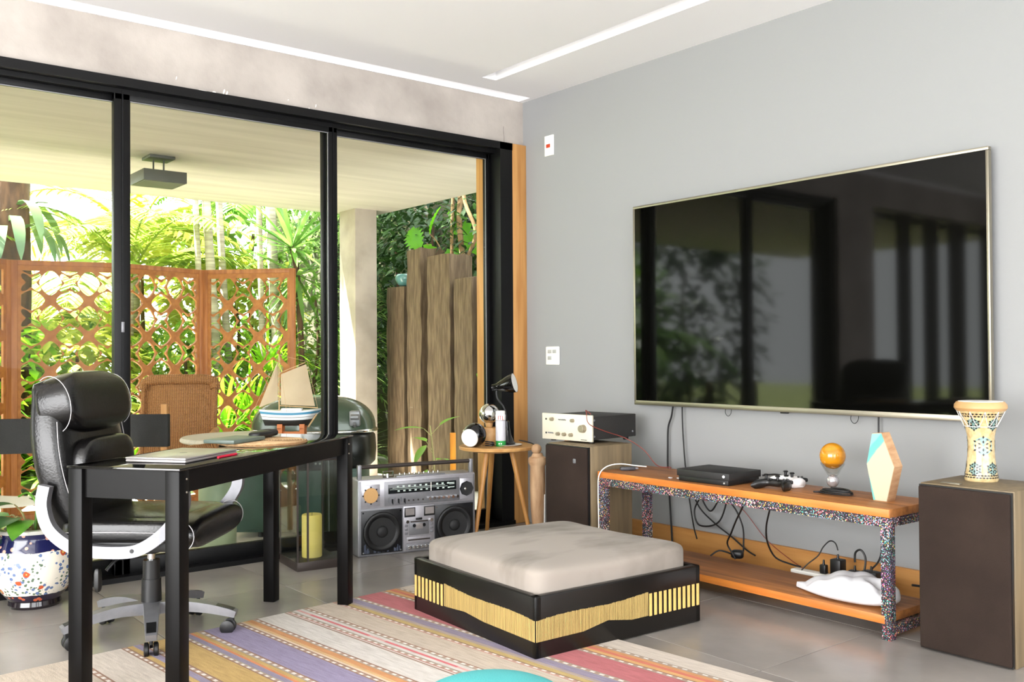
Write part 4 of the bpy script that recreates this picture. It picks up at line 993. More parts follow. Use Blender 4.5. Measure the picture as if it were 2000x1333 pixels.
def broad_leaf(L_, W_, droop=.3, cup=.15, lobed=False, n=10):
    mb = MB()
    def fn(u, v):
        t = u; w = W_*sin(pi*min(1, t**.72))**.85*(1 if not lobed else .78+.22*cos(t*26))
        x = (v-.5)*w; y = t*L_; z = -droop*L_*t*t+cup*abs(v-.5)*2*w*.5
        return Vector((x, y, z))
    mb.grid(fn, n if not lobed else 26, 4); return mb
leaf_specs = [((-.10, -.06), 215, 38, .20, .17, 1), ((-.12, -.08), 198, 12, .19, .15, 1), ((.06, .06), 60, 62, .17, .10, 1), ((-.06, .08), 165, 8, .26, .17, 0), ((.08, .02), 20, 48, .15, .09, 0), ((-.02, -.06), 240, 20, .15, .10, 0), ((-.08, .08), 150, 30, .24, .16, 0), ((.05, .08), 80, 74, .14, .07, 1), ((-.06, -.02), 185, 58, .14, .10, 1), ((.07, .0), 340, 30, .12, .08, 0)]
for i, (bp, az, el, L_, W_, dk_) in enumerate(leaf_specs):
    a, e = radians(az), radians(el); base = Vector((bp[0]*.4, bp[1]*.4, .31)); d = Vector((cos(a)*cos(e), sin(a)*cos(e), sin(e))); tip = base+d*(.07+.02*(i % 3))+Vector((0, 0, .03))
    obj('petiole', MB().tube([base, base+d*.05+Vector((0, 0, .04)), tip], [.006, .003], 6, 5), m_stem, pt)
    o = obj('leaf', broad_leaf(L_, W_, .35), m_potleafd if dk_ else m_potleaf, pt, ang=80, recalc=False)
    o.matrix_local = T_(*tip) @ Matrix.Rotation(a-pi/2, 4, 'Z') @ RX(radians(el*.3-8))
obj('woody_stem', MB().tube([(.03, -.02, .30), (.05, .0, .36), (.03, .03, .41), (.06, .05, .47)], [.012, .006], 8, 5).tube([(-.02, .02, .30), (.02, .01, .35), (.07, -.02, .39)], [.01, .005], 8, 5), m_stem, pt)
obj('arching_shoot', MB().tube([(.0, .0, .31), (.01, .02, .42), (-.02, .03, .47), (-.06, .02, .46)], [.007, .004], 8, 6), m_potleaf, pt)

# ------------------------------------------------------------------ turquoise pouf at the bottom edge
m_turq = mat('turquoise_fabric', rgb(74, 166, 168), .85, bump=.2, bscale=300)
m_turqs = mat('turquoise_seam', rgb(70, 176, 178), .85)
pf = thing('floor_pouf', 'round turquoise fabric pouf at the bottom edge of the picture', 'pouf', (-2.535, -2.985, .0))
obj('body', MB().sell((0, 0, .17), (.44, .44, .33), .75, 1, 48, 24), m_turq, pf, ang=80)
obj('seam', MB().tube([(.219*cos(2*pi*i/40), .219*sin(2*pi*i/40), .17) for i in range(40)], .004, 6, close=True), m_turqs, pf)
# ------------------------------------------------------------------ terrace outside the glass
GZ = -.10
m_terr = mat('terrace_stone', rgb(224, 218, 208), .7, col2=rgb(208, 202, 192), vscale=3, detail=6)
m_slab = mat('slab_concrete', rgb(206, 196, 186), .9, col2=rgb(188, 178, 168), vscale=1.6, stretch=(.5, 5, 1), detail=8, bump=.1, bscale=8, contrast=(.3, .7))
m_colc = mat('column_concrete', rgb(158, 147, 134), .9, col2=rgb(180, 168, 154), vscale=4, detail=7, bump=.1)
m_soilg = mat('garden_ground', rgb(96, 108, 56), .95, col2=rgb(140, 150, 80), vscale=1.5, detail=8)
terr = struct('terrace_floor', MB().box((-3.05, 1.9, GZ-.06), (8.1, 3.6, .09)), mat('terrace_joint', rgb(150, 142, 130), .9))
tt = .6
ter_me = B((0, 0, 0), (tt-.006, tt-.006, .016), bev=.002, seg=1).mesh('tile', m_terr)
for i in range(13):
    for j in range(6):
        o = obj('tile', ter_me, None, terr, loc=(.68-tt*i-.02, .42+tt*j, GZ-.008)); 
struct('terrace_roof', MB().box((-3.55, 1.82, 2.49), (8.9, 3.26, .18)), m_slab)
col_o = struct('terrace_column', MB().box((.625, 3.2, 1.1), (.23, .30, 2.7), bev=.008), m_colc)
struct('ground', MB().box((0, 12, GZ-.2), (60, 26, .1)), m_soilg)
# ceiling fixture
m_fix = mat('fixture_grey', rgb(84, 84, 76), .5)
t = thing('ceiling_fixture', 'square dark grey lamp hanging from the terrace ceiling on two short rods', 'lamp', (-1.66, 1.86, 2.40))
obj('ceiling_plate', B((0, 0, -.01), (.17, .17, .02), bev=.002), m_fix, t)
for s in (-1, 1): obj('rod', MB().cyl((s*.035*.78, -s*.035*.62, -.11), (s*.035*.78, -s*.035*.62, -.015), .006, .006, 10), m_fix, t)
obj('lamp_box', B((0, 0, -.148), (.285, .285, .075), bev=.002), m_fix, t)
obj('frosted_panel', B((0, 0, -.1865), (.26, .26, .003)), mat('frosted', rgb(120, 122, 108), .6), t)

# carved lattice screen
m_lat = mat('lattice_wood', rgb(184, 120, 52), .55, col2=rgb(160, 96, 36), vscale=4, stretch=(6, 6, 1), detail=6, trans=.0)
m_latf = mat('lattice_frame', rgb(190, 124, 66), .5, col2=rgb(156, 94, 46), vscale=4, stretch=(8, 8, .8), detail=6)
def clip(poly, x0, x1, y0, y1):
    for ax, lim, sg in ((0, x0, 1), (0, x1, -1), (1, y0, 1), (1, y1, -1)):
        out = []
        for i in range(len(poly)):
            a, b = poly[i-1], poly[i]; ia, ib = sg*(a[ax]-lim) >= 0, sg*(b[ax]-lim) >= 0
            if ia != ib:
                k = (lim-a[ax])/(b[ax]-a[ax]); out.append((a[0]+(b[0]-a[0])*k, a[1]+(b[1]-a[1])*k))
            if ib: out.append(b)
        poly = out
        if not poly: return []
    return poly
def lattice_mesh(w, h, x_off):
    p, q = .236, .24
    cu = bpy.data.curves.new('lattice', 'CURVE'); cu.dimensions = '2D'; cu.fill_mode = 'BOTH'; cu.extrude = .010
    def add(pts):
        s = cu.splines.new('POLY'); s.points.add(len(pts)-1)
        for k, (x, y) in enumerate(pts): s.points[k].co = (x, y, 0, 1)
        s.use_cyclic_u = True
    add([(0, 0), (w, 0), (w, h), (0, h)])
    n = 28; pw = lambda x, e: math.copysign(abs(x)**e, x)
    mg = .022
    def hole(pts):
        c = clip(pts, mg, w-mg, mg, h-mg*1.6)
        if len(c) > 4:
            xs = [a[0] for a in c]; ys = [a[1] for a in c]
            if max(xs)-min(xs) > .018 and max(ys)-min(ys) > .018: add(c)
    ni, nj = int(w/p)+3, int(h/q)+3
    for i in range(-2, ni):
        for j in range(-2, nj):
            cx, cy = x_off+i*p, h-.115-j*q
            hole([(cx+.070*pw(cos(a), 1.3), cy+.086*pw(sin(a), 1.4)) for a in [2*pi*k/n for k in range(n)]])
            dx, dy = cx+p/2, cy-q/2
            hole([(dx+.084*pw(cos(a), 1.4), dy+.068*pw(sin(a), 1.3)) for a in [2*pi*k/n for k in range(n)]])
            sx, sy = cx+p/2, cy
            star = []
            for k in range(n):
                a = 2*pi*k/n; rr = .031+.050*abs(sin(2*a))**2.4
                star.append((sx+rr*cos(a)*1.02, sy+rr*sin(a)*1.02))
            if sy < h-.05: hole(star)
    o = bpy.data.objects.new('tmp', cu); C.objects.link(o)
    dg = bpy.context.evaluated_depsgraph_get(); dg.update()
    me = bpy.data.meshes.new_from_object(o.evaluated_get(dg)); bpy.data.objects.remove(o); me.name = 'lattice_board'
    me.materials.clear(); me.materials.append(m_lat)
    return me
PTS = [(-3.0, 2.05), (-2.464, 2.379), (-1.800, 2.205), (-1.150, 2.41), (-.648, 1.876)]
labs = ['carved lattice screen panel turned edge-on at the far left', 'carved lattice screen panel left of the first black door post', 'carved lattice screen panel directly right of the first black door post', 'carved lattice screen panel with the free right end, behind the model boat']
SH = 1.80
for i in range(4):
    a, b = Vector(PTS[i]).to_3d(), Vector(PTS[i+1]).to_3d(); d = (b-a); L_ = d.length-.012; rz = atan2(d.y, d.x)
    t = thing('lattice_screen', labs[i], 'screen', (a.x+d.x/d.length*.006, a.y+d.y/d.length*.006, GZ), rz, 'folding lattice screen panels')
    fw = .038
    obj('stile', B((fw/2, 0, SH/2), (fw, .034, SH), bev=.003), m_latf, t); obj('stile', B((L_-fw/2, 0, SH/2), (fw, .034, SH), bev=.003), m_latf, t)
    obj('rail', B((L_/2, 0, SH-.016), (L_-2*fw, .034, .032), bev=.003), m_latf, t); obj('rail', B((L_/2, 0, .05), (L_-2*fw, .034, .10), bev=.003), m_latf, t)
    me = lattice_mesh(L_-2*fw+.006, SH-.13, [.05, .20, .155, .16][i])
    o = obj('lattice_board', me, None, t); o.matrix_local = T_(fw-.003, 0, .098) @ RX(pi/2)

# round terrace table on a pale green drum base
m_tabletop = mat('weathered_top', rgb(206, 198, 186), .5, col2=rgb(186, 176, 162), vscale=3, stretch=(1, 8, 1))
m_green_cer = mat('pale_green_ceramic', rgb(160, 172, 140), .4, col2=rgb(130, 146, 118), vscale=4)
TT = (-1.56, .66)
t = thing('terrace_table', 'round pale terrace table on a green drum base outside the glass', 'table', (TT[0], TT[1], GZ))
obj('table_top', MB().lathe([(0, .657), (.35, .657), (.36, .665), (.36, .675), (.35, .685), (0, .685)], 56), m_tabletop, t)
obj('drum_base', MB().lathe([(0, 0), (.095, 0), (.10, .02), (.108, .3), (.105, .60), (.10, .64), (.12, .657), (0, .657)], 40, (-.15, .03, 0)), m_green_cer, t)

# model sailing boat
BO = thing('model_boat', 'wooden model sailing boat with tan sails and blue-white hull on the terrace table', 'model boat', (-1.345, .535, .585), radians(-38.6))
m_hw = mat('hull_white', rgb(236, 236, 240), .4); m_hb = mat('hull_blue', rgb(74, 140, 178), .4); m_hk = mat('hull_black', rgb(26, 24, 26), .4); m_sail = mat('canvas_sail', rgb(222, 200, 172), .9, col2=rgb(208, 184, 156), vscale=6, trans=.35)
m_mast = mat('mast_wood', rgb(196, 160, 116), .5); m_stand = mat('orange_stand', rgb(190, 104, 44), .5)
def hull_ring(u, z, off=0):
    # x position along the hull (-.175 bow .. .175 stern), half width at height
    pass
def hullpart(z0, z1, nz=3):
    rings = []
    n = 24
    for j in range(nz+1):
        z = z0+(z1-z0)*j/nz; k = (z-.055)/.085
        xb, xs = -.175+.035*(1-k), .165-.055*(1-k)+.03*k
        wmax = .022+.034*max(0, min(1, k))**.6
        ring = []
        for i in range(n):
            s = i/(n/2); u = s if s <= 1 else 2-s
            x = xb+(xs-xb)*u; w = wmax*(1-(1-u*1.0)**2.4)**.9*(1-.45*max(0, (u-.75)/.25)**1.5)
            sheer = .010*(2*u-1)**2*k + .012*max(0, u-.6)*k
            ring.append(Vector((x, (w if s <= 1 else -w), z+sheer)))
        rings.append(ring)
    return MB().loft(rings)
obj('keel_hull', hullpart(.055, .088), m_hk, BO, ang=60); obj('lower_hull', hullpart(.088, .118), m_hw, BO, ang=60); obj('blue_strake', hullpart(.118, .131), m_hb, BO, ang=60); obj('gunwale', hullpart(.131, .141), m_hw, BO, ang=60)
obj('hull_stripe', hullpart(.1025, .1045), m_hk, BO, ang=60).scale = (1.004, 1.03, 1)
obj('cabin', B((.02, 0, .148), (.12, .045, .018), bev=.004), m_hw, BO)
obj('mast', MB().cyl((-.055, 0, .13), (-.055, 0, .475), .0042, .003, 10), m_mast, BO)
obj('boom', MB().cyl((-.05, 0, .172), (.172, 0, .158), .003, .003, 8), m_mast, BO)
obj('gaff', MB().cyl((-.05, 0, .365), (.10, 0, .425), .0025, .002, 8), m_mast, BO)
obj('bowsprit', MB().cyl((-.15, 0, .145), (-.20, 0, .155), .003, .002, 8), m_mast, BO)
def sail(pts, belly):
    a, b, c, d = [Vector(p) for p in pts]
    def fn(u, v):
        p = (a*(1-u)+b*u)*(1-v)+(d*(1-u)+c*u)*v
        p.y -= belly*sin(pi*u)*sin(pi*v)*.5+belly*.3*sin(pi*u); return p
    return MB().grid(fn, 12, 12)
obj('main_sail', sail([(-.045, 0, .178), (.155, 0, .168), (.105, 0, .415), (-.045, 0, .355)], .03), m_sail, BO, ang=80, recalc=False)
obj('jib_sail', sail([(-.175, 0, .160), (-.062, 0, .205), (-.062, 0, .43), (-.0655, 0, .43)], .02), m_sail, BO, ang=80, recalc=False)
rg = MB()
for p, q in (((-.055, 0, .47), (-.20, 0, .155)), ((-.055, 0, .47), (.11, 0, .43)), ((.11, 0, .43), (.17, 0, .16)), ((-.055, 0, .47), (0, .05, .14)), ((-.055, 0, .47), (0, -.05, .14))): rg.cyl(p, q, .0009, .0009, 5)
obj('rigging', rg, m_mast, BO)
obj('rudder', MB().tube([(.165, 0, .12), (.13, 0, .07), (.115, 0, .045)], .005, 8), m_mast, BO)
obj('stand', MB().box((-.045, 0, .022), (.03, .07, .044), bev=.002).box((.085, 0, .022), (.03, .07, .044), bev=.002).box((.02, 0, .012), (.13, .02, .016)).box((-.045, .028, .05), (.03, .014, .03)).box((.085, .028, .05), (.03, .014, .03)).box((-.045, -.028, .05), (.03, .014, .03)).box((.085, -.028, .05), (.03, .014, .03)), m_stand, BO)

# director chairs
m_canvas = mat('black_canvas', rgb(40, 38, 38), .9, bump=.2, bscale=150, var=.15, vscale=6); m_slat = mat('honey_wood', rgb(196, 140, 78), .5, col2=rgb(170, 114, 58), vscale=4, stretch=(7, 7, 1))
m_seatw = mat('white_canvas', rgb(232, 226, 218), .9)
def director(loc, rz, label):
    t = thing('director_chair', label, 'chair', loc, rz)   # local: back at y=-.22, faces +y
    for s in (-1, 1):
        obj('back_post', B((s*.27, -.20, .68), (.032, .022, .46), bev=.003), m_slat, t)
        obj('arm', B((s*.27, .0, .655), (.05, .46, .02), bev=.004), m_slat, t)
        obj('front_post', B((s*.27, .18, .55), (.03, .022, .2), bev=.003), m_slat, t)
        obj('side_rail', B((s*.27, 0, .45), (.03, .44, .035), bev=.003), m_slat, t)
        obj('floor_rail', B((s*.27, 0, .018), (.03, .44, .036), bev=.003), m_slat, t)
    for y in (-.17, .17):
        for s in (-1, 1):
            obj('leg', MB().cyl((-s*.25, y+.012*s, .03), (s*.25, y+.012*s, .44), .013, .013, 8), m_slat, t)
    def band(u, v): return Vector((-.288+.576*u, -.215-.012*sin(pi*u), .695+.165*v))
    bm_ = MB(); bm_.grid(band, 16, 4); bm_.grid(lambda u, v: band(u, v)+Vector((0, .004, 0)), 16, 4)
    for s in (-1, 1): bm_.box((s*.275, -.20, .7775), (.040, .032, .165), bev=.006)
    obj('back_band', bm_, m_canvas, t)
    obj('seat', MB().grid(lambda u, v: Vector((-.27+.54*u, -.2+.4*v, .468-.03*sin(pi*u))), 12, 4), m_seatw, t)
    return t
director((-2.79, .55, GZ), radians(-26), 'black-backed folding director chair with white seat behind the painted pot')
director((-2.245, .53, GZ), radians(-42), 'black-backed folding director chair behind the office chair beside the terrace table')

# wicker armchair
m_wick = bpy.data.materials.new('x'); bpy.data.materials.remove(m_wick)
def wicker():
    m = mat('woven_wicker', rgb(176, 118, 62), .6); nt = m.node_tree; N = nt.nodes; L = nt.links; p = N['Principled BSDF']
    tc = N.new('ShaderNodeTexCoord'); ck = []
    ws = []
    for d in ('X', 'Z'):
        w = N.new('ShaderNodeTexWave'); w.wave_type = 'BANDS'; w.bands_direction = d; w.inputs['Scale'].default_value = 34 if d == 'Z' else 22; L.new(tc.outputs['Object'], w.inputs[0]); ws.append(w)
    mu = N.new('ShaderNodeMath'); mu.operation = 'MULTIPLY'; L.new(ws[0].outputs['Fac'], mu.inputs[0]); L.new(ws[1].outputs['Fac'], mu.inputs[1])
    r = N.new('ShaderNodeValToRGB'); r.color_ramp.elements[0].color = rgb(132, 82, 40); r.color_ramp.elements[1].color = rgb(206, 150, 92); L.new(mu.outputs[0], r.inputs[0]); L.new(r.outputs[0], p.inputs['Base Color'])
    b = N.new('ShaderNodeBump'); b.inputs['Strength'].default_value = .7; b.inputs['Distance'].default_value = .006; L.new(mu.outputs[0], b.inputs['Height']); L.new(b.outputs[0], p.inputs['Normal'])
    return m
m_wick = wicker()
t = thing('wicker_armchair', 'brown woven wicker armchair with wooden arms behind the terrace table', 'chair', (-1.725, 1.40, GZ), radians(-28))  # faces -y
def wb(u, v):
    x = (-.215+.43*u)*(1-.08*max(0, v-.8)/.2); z = .42+.56*v; y = .20+.10*v-.05*sin(pi*u)*.6
    return Vector((x, y, z))
bb_ = MB(); bb_.grid(wb, 18, 14); bb_.grid(lambda u, v: wb(u, v)+Vector((0, .03, 0)), 18, 14)
obj('back_panel', bb_, m_wick, t, ang=80)
obj('top_roll', MB().tube([(-.225, .29, .93), (-.215, .305, .975), (-.16, .29, .995), (0, .265, .998), (.16, .29, .995), (.215, .305, .975), (.225, .29, .93)], .034, 10, 5), m_wick, t, ang=80)
for s in (-1, 1):
    obj('back_post', MB().tube([(s*.225, .29, .94), (s*.225, .24, .6), (s*.225, .20, .0)], .018, 10, 4), m_wick, t, ang=80)
    obj('arm', MB().tube([(s*.235, .26, .66), (s*.26, .0, .67), (s*.255, -.22, .655)], .022, 10, 5), m_slat, t, ang=80)
    obj('front_leg', MB().cyl((s*.245, -.22, 0), (s*.25, -.21, .66), .018, .018, 12), m_slat, t)
obj('seat', MB().sell((0, .0, .42), (.46, .46, .06), .4, .3, 32, 10), m_wick, t, ang=80)

# green-lidded barbecue
m_bbq = mat('green_enamel', rgb(66, 82, 66), .22, var=.06, vscale=5, coat=.4); m_bbqk = mat('black_enamel', rgb(18, 20, 19), .35); m_bbqd = mat('dark_green_panel', rgb(58, 84, 74), .45, var=.15, vscale=5)
t = thing('barbecue', 'large barbecue with rounded green lid and black body outside the middle door', 'barbecue', (-.93, 1.03, GZ), radians(-38.6))
def lidf(p): return Vector((p[0], p[1], max(p[2], 0)))
obj('lid', MB().sell((0, 0, .665), (.80, .50, .46), .8, .8, 44, 24, fn=lidf), m_bbq, t, ang=60)
obj('lid_rim', MB().tube([(.402*math.copysign(abs(cos(2*pi*i/40))**.8, cos(2*pi*i/40)), .252*math.copysign(abs(sin(2*pi*i/40))**.8, sin(2*pi*i/40)), .665) for i in range(40)], .012, 8, close=True), m_chrome, t, ang=80)
obj('firebox', MB().sell((0, 0, .54), (.79, .49, .26), .35, .5, 36, 10), m_bbqk, t, ang=50)
obj('hinge', MB().box((.30, -.20, .75), (.07, .04, .10), bev=.012).cyl((.28, -.235, .76), (.33, -.235, .76), .018, .018, 12).cyl((.30, -.24, .72), (.30, -.21, .70), .010, .010, 10), m_alu, t)
obj('handle', MB().tube([(-.16, -.21, .78), (-.16, -.27, .80), (.10, -.27, .80), (.10, -.21, .78)], .011, 8, 5), m_alu, t)
obj('cabinet', B((-.07, 0, .235), (.80, .42, .40), bev=.006), m_bbqd, t)
for s in (-1, 1): obj('cabinet_door', B((-.07+s*.197, -.213, .235), (.385, .012, .37), bev=.004), m_bbqd, t)
vn = MB()
for i in range(9): vn.cyl((.06+.026*i, -.245, .47), (.06+.026*i, -.2475, .47), .007, .007, 8)
obj('vent_holes', vn, m_greyplastic, t)
for sx in (-1, 1):
    for sy in (-1, 1): obj('foot', MB().cyl((sx*.3, sy*.16, 0), (sx*.3, sy*.16, .04), .025, .025, 12), m_black, t)

# weathered timber posts
def timber():
    m = mat('old_timber', rgb(120, 101, 79), .9, col2=rgb(88, 71, 54), vscale=3.5, stretch=(9, 9, 1.4), detail=12, bump=.6, bscale=5, bstretch=(10, 10, .7))
    return m
m_timb = timber()
names = ['shortest weathered timber post with the turquoise bowl on top, next to the column', 'tallest weathered timber post, second from the concrete column', 'wide weathered timber post in the middle of the row, third from the column', 'weathered timber post fourth from the column behind the side table', 'weathered timber post nearest the wooden door jamb']
posts = [(1.075, 3.08, 1.70), (1.07, 2.73, 2.02), (1.06, 2.33, 1.93), (1.055, 1.94, 1.71), (1.05, 1.56, 1.66)]
for i, (x, y, zt) in enumerate(posts):
    h = zt-GZ; n = 14; rings = []; rnd = random.Random(i)
    sx, sy = .25, (.27, .27, .33, .29, .27)[i]
    for k in range(n+1):
        z = h*k/n; ring = []
        for a, b in ((-1, -1), (-.3, -1.04), (.3, -1.03), (1, -1), (1.03, 0), (1, 1), (0, 1.03), (-1, 1), (-1.04, .3), (-1.03, -.3)):
            ring.append(Vector((a*sx/2+rnd.uniform(-.006, .006), b*sy/2+rnd.uniform(-.006, .006), z+(rnd.uniform(-.01, .01) if k == n else 0))))
        rings.append(ring)
    tag(obj('timber_post', MB().loft(rings), m_timb, loc=(x, y, GZ), rz=radians((4, -5, 3, -4, 5)[i]), ang=40), names[i], 'post', 'weathered timber posts')
m_celadon = mat('celadon', rgb(104, 156, 156), .15, coat=.5)
t = thing('bowl', 'turquoise glazed bowl on top of the shortest timber post', 'bowl', (1.06, 3.06, 1.705))
obj('bowl_body', MB().lathe([(0, 0), (.05, 0), (.075, .015), (.098, .06), (.10, .085), (.088, .112), (.082, .112), (.09, .085), (.08, .05), (0, .02)], 36), m_celadon, t, ang=80)
st_ = tag(obj('light_streak', MB().box((0, 0, .24), (.045, .02, .56), bev=.003), mat('yellow_streak', rgb(216, 142, 30), .5, col2=rgb(196, 120, 24), vscale=4, stretch=(6, 6, 1)), loc=(.47, 1.45, GZ+.02), rz=radians(-38)), 'added strip for a bright orange-yellow light stake in front of the timber posts', 'streak')  # added strip standing in for a yellow streak of light on the posts
struct('garden_wall', MB().box((2.35, 4.0, 1.4), (.2, 9.5, 3.2)), mat('earth_wall', rgb(82, 74, 60), .95, col2=rgb(60, 62, 44), vscale=3, detail=8))
# ------------------------------------------------------------------ garden
def leafm(name, a, b, tr=.45, rough=.4): return mat(name, rgb(*a), rough, col2=rgb(*b), vscale=1.8, trans=tr, detail=2, spec=.4)
m_lp = leafm('palm_leaf', (112, 142, 52), (172, 186, 88)); m_ly = leafm('yellow_leaf', (168, 182, 72), (206, 204, 104)); m_lg = leafm('green_leaf', (84, 130, 44), (140, 176, 70))
m_ld = leafm('dark_leaf', (28, 52, 26), (62, 92, 42), .25); m_ls = leafm('strap_leaf', (104, 146, 70), (170, 194, 120)); m_lb = leafm('bright_leaf', (120, 178, 30), (164, 206, 50), .5)
m_trunkp = mat('palm_trunk', rgb(176, 166, 150), .85, col2=rgb(134, 124, 106), vscale=3, stretch=(1, 1, 14), detail=3); m_bark = mat('dark_bark', rgb(96, 70, 50), .95, col2=rgb(60, 44, 32), vscale=6, stretch=(3, 3, .8), detail=8, bump=.6, bscale=14)
m_vine = mat('vine_stem', rgb(172, 140, 100), .9, col2=rgb(120, 92, 62), vscale=8)
rnd = random.Random(11)
def strap(mb, base, d, L, w, droop, n=5, fold=.0):
    d = Vector(d).normalized(); side = d.cross(Vector((0, 0, 1)))
    side = side.normalized() if side.length > .05 else Vector((1, 0, 0))
    prev = None; p = Vector(base); dd = d.copy()
    for i in range(n+1):
        t = i/n; ww = w*(.55+.9*t)*(1-t)**.6 if t > .0 else w*.5
        ww = w*max(.03, sin(pi*min(.999, (t*.92+.08)))**.7)
        a, b = mb.bm.verts.new(p+side*ww/2), mb.bm.verts.new(p-side*ww/2)
        if prev: mb.bm.faces.new((prev[0], a, b, prev[1]))
        prev = (a, b); p = p+dd*L/n; dd = (dd+Vector((0, 0, -droop/n))).normalized()
def frond_mesh(m, L=1.6, nl=26, ll=.5, lw=.045, arch=.9, name='frond'):
    mb = MB(); pts = []; p = Vector((0, 0, 0)); d = Vector((.55, 0, 1)).normalized()
    for i in range(15):
        pts.append(p.copy()); p = p+d*L/14; d = (d+Vector((.06, 0, -arch/9*(.4+i/9)))).normalized()
    mb.tube(pts, [.014, .003], 5)
    sp = spline(pts, 3)
    for i in range(nl):
        t = .16+.82*i/(nl-1); q = sp[min(len(sp)-2, int(t*(len(sp)-1)))]; tg = (sp[min(len(sp)-1, int(t*(len(sp)-1))+1)]-q).normalized()
        k = sin(pi*(.12+.83*t))**.6
        for s in (-1, 1):
            sd = Vector((0, s, 0)); dr = (tg*.75+sd*1.0+Vector((0, 0, .12))).normalized()
            strap(mb, q, dr, ll*k, lw, .9, 3)
    return mb.mesh(name, m, 0, recalc=False)
fr_y = frond_mesh(m_lp); fr_b = frond_mesh(m_ly, 1.5, 24, .46, .05, 1.1); fr_g = frond_mesh(m_lg, 1.9, 30, .55, .05, .8)
def palm(loc, h, lean, nf, fm, sc, label, tr=.07, group='garden palms', el0=0.25, trunk=True):
    t = thing('palm_tree', label, 'palm', loc, 0, group)
    top = Vector((lean[0], lean[1], h))
    if trunk:
        mb = MB(); n = 26
        mb.tube([top*(i/n)+Vector((lean[0]*.25*sin(pi*i/n), 0, 0)) for i in range(n+1)], [tr*(1.1-.3*i/n)*(1.06 if i % 2 else .97) for i in range(n+1)], 12)
        obj('trunk', mb, m_trunkp, t, ang=80)
    for i in range(nf):
        o = obj('frond', fm, None, t); s = sc*rnd.uniform(.85, 1.15)
        o.matrix_local = T_(*top) @ Matrix.Rotation(2*pi*i/nf+rnd.uniform(-.25, .25), 4, 'Z') @ RY(rnd.uniform(-.1, el0+.55)) @ Matrix.Diagonal((s, s, s, 1))
    return t
palm((-.20, 4.75, GZ), 5.2, (-.16, .1), 7, fr_y, .9, 'slim leaning palm trunk, leftmost of the pale trunks above the screen', .03)
palm((-.02, 4.75, GZ), 6.0, (-.28, .1), 7, fr_y, 1.0, 'pale ringed palm trunk second from the left above the lattice screen', .045)
palm((.12, 4.85, GZ), 5.6, (-.22, .1), 6, fr_g, 1.0, 'grey palm trunk close behind the second pale trunk', .036)
palm((.27, 4.45, GZ), 5.8, (-.08, .1), 6, fr_y, 1.0, 'pale palm trunk fourth from the left above the lattice screen', .03)
palm((.42, 4.35, GZ), 6.2, (-.19, .1), 7, fr_y, 1.0, 'thickest pale palm trunk directly left of the spiky plant', .05)
palm((-.85, 5.4, GZ), 1.9, (.05, 0), 12, fr_y, 1.0, 'yellow-green palm crown drooping right of the first door post', .06)
palm((-.55, 6.3, GZ), 2.4, (.1, 0), 12, fr_b, 1.05, 'yellow palm crown farther back above the corner of the screen', .06)
palm((-1.6, 6.2, GZ), 1.35, (.0, 0), 12, fr_b, .85, 'low yellow palm behind the left lattice panel', .06)
palm((-1.25, 7.6, GZ), 1.4, (.1, .2), 11, fr_g, .85, 'green palm far back left of the first door post', .06)
palm((-3.6, 5.2, GZ), 1.5, (0, 0), 13, fr_y, 1.1, 'broad palm beyond the left edge, reflected in the television', .09)
palm((-5.0, 4.6, GZ), 1.2, (0, 0), 12, fr_g, 1.0, 'low garden palm far left, reflected in the television', .09)
palm((1.3, 6.4, GZ), 3.0, (0, 0), 11, fr_g, 1.0, 'green palm behind the concrete column', .08)

# spiky sword-leaved plant with two rosettes
m_sw = leafm('sword_leaf', (64, 112, 40), (128, 164, 78), .35)
t = thing('spiky_plant', 'spiky sword-leaved plant with two rosettes right of the lattice screen', 'plant', (.41, 4.14, GZ))
for c, n, L in (((.0, .0, 2.22), 46, .70), ((.06, .02, 1.95), 34, .62)):
    mb = MB()
    for i in range(n):
        a = rnd.uniform(0, 2*pi); e = rnd.uniform(-.35, 1.25) if c[2] > 2.1 else rnd.uniform(-1.2, .6)
        strap(mb, c, (cos(a)*cos(e), sin(a)*cos(e), sin(e)), L*rnd.uniform(.75, 1.1), .05, .35, 5)
    tag(obj('rosette', mb, m_sw, t, ang=0, recalc=False), kind='stuff')
obj('stem', MB().tube([(.1, .05, 0), (.12, .04, 1.0), (.06, .02, 1.95), (0, 0, 2.25)], .03, 10, 5), m_bark, t)

# strap-leaved clumps
def clump_mesh(m, n, L, w, droop, name='leaf_clump', hs=0):
    mb = MB()
    for i in range(n):
        a = rnd.uniform(0, 2*pi); e = rnd.uniform(.45, 1.4); r = rnd.uniform(0, .12)
        strap(mb, (r*cos(a), r*sin(a), rnd.uniform(0, hs)), (cos(a)*cos(e), sin(a)*cos(e), sin(e)), L*rnd.uniform(.6, 1.1), w, droop, 5)
    return mb.mesh(name, m, 0, recalc=False)
cl1 = clump_mesh(m_ls, 70, .75, .030, 1.7); cl2 = clump_mesh(m_lb, 60, .8, .035, 1.6); cl3 = clump_mesh(m_lg, 70, .9, .04, 1.5); cl4 = clump_mesh(m_ls, 90, .6, .028, 1.9, hs=.5)
def clump(loc, me, sc, label, rz=None):
    t = thing('strap_leaf_plant', label, 'plant', loc, rnd.uniform(0, 6) if rz is None else rz, 'strap-leaved garden plants')
    o = obj('foliage', me, None, t); o.scale = (sc, sc, sc); tag(o, kind='stuff')
    return t
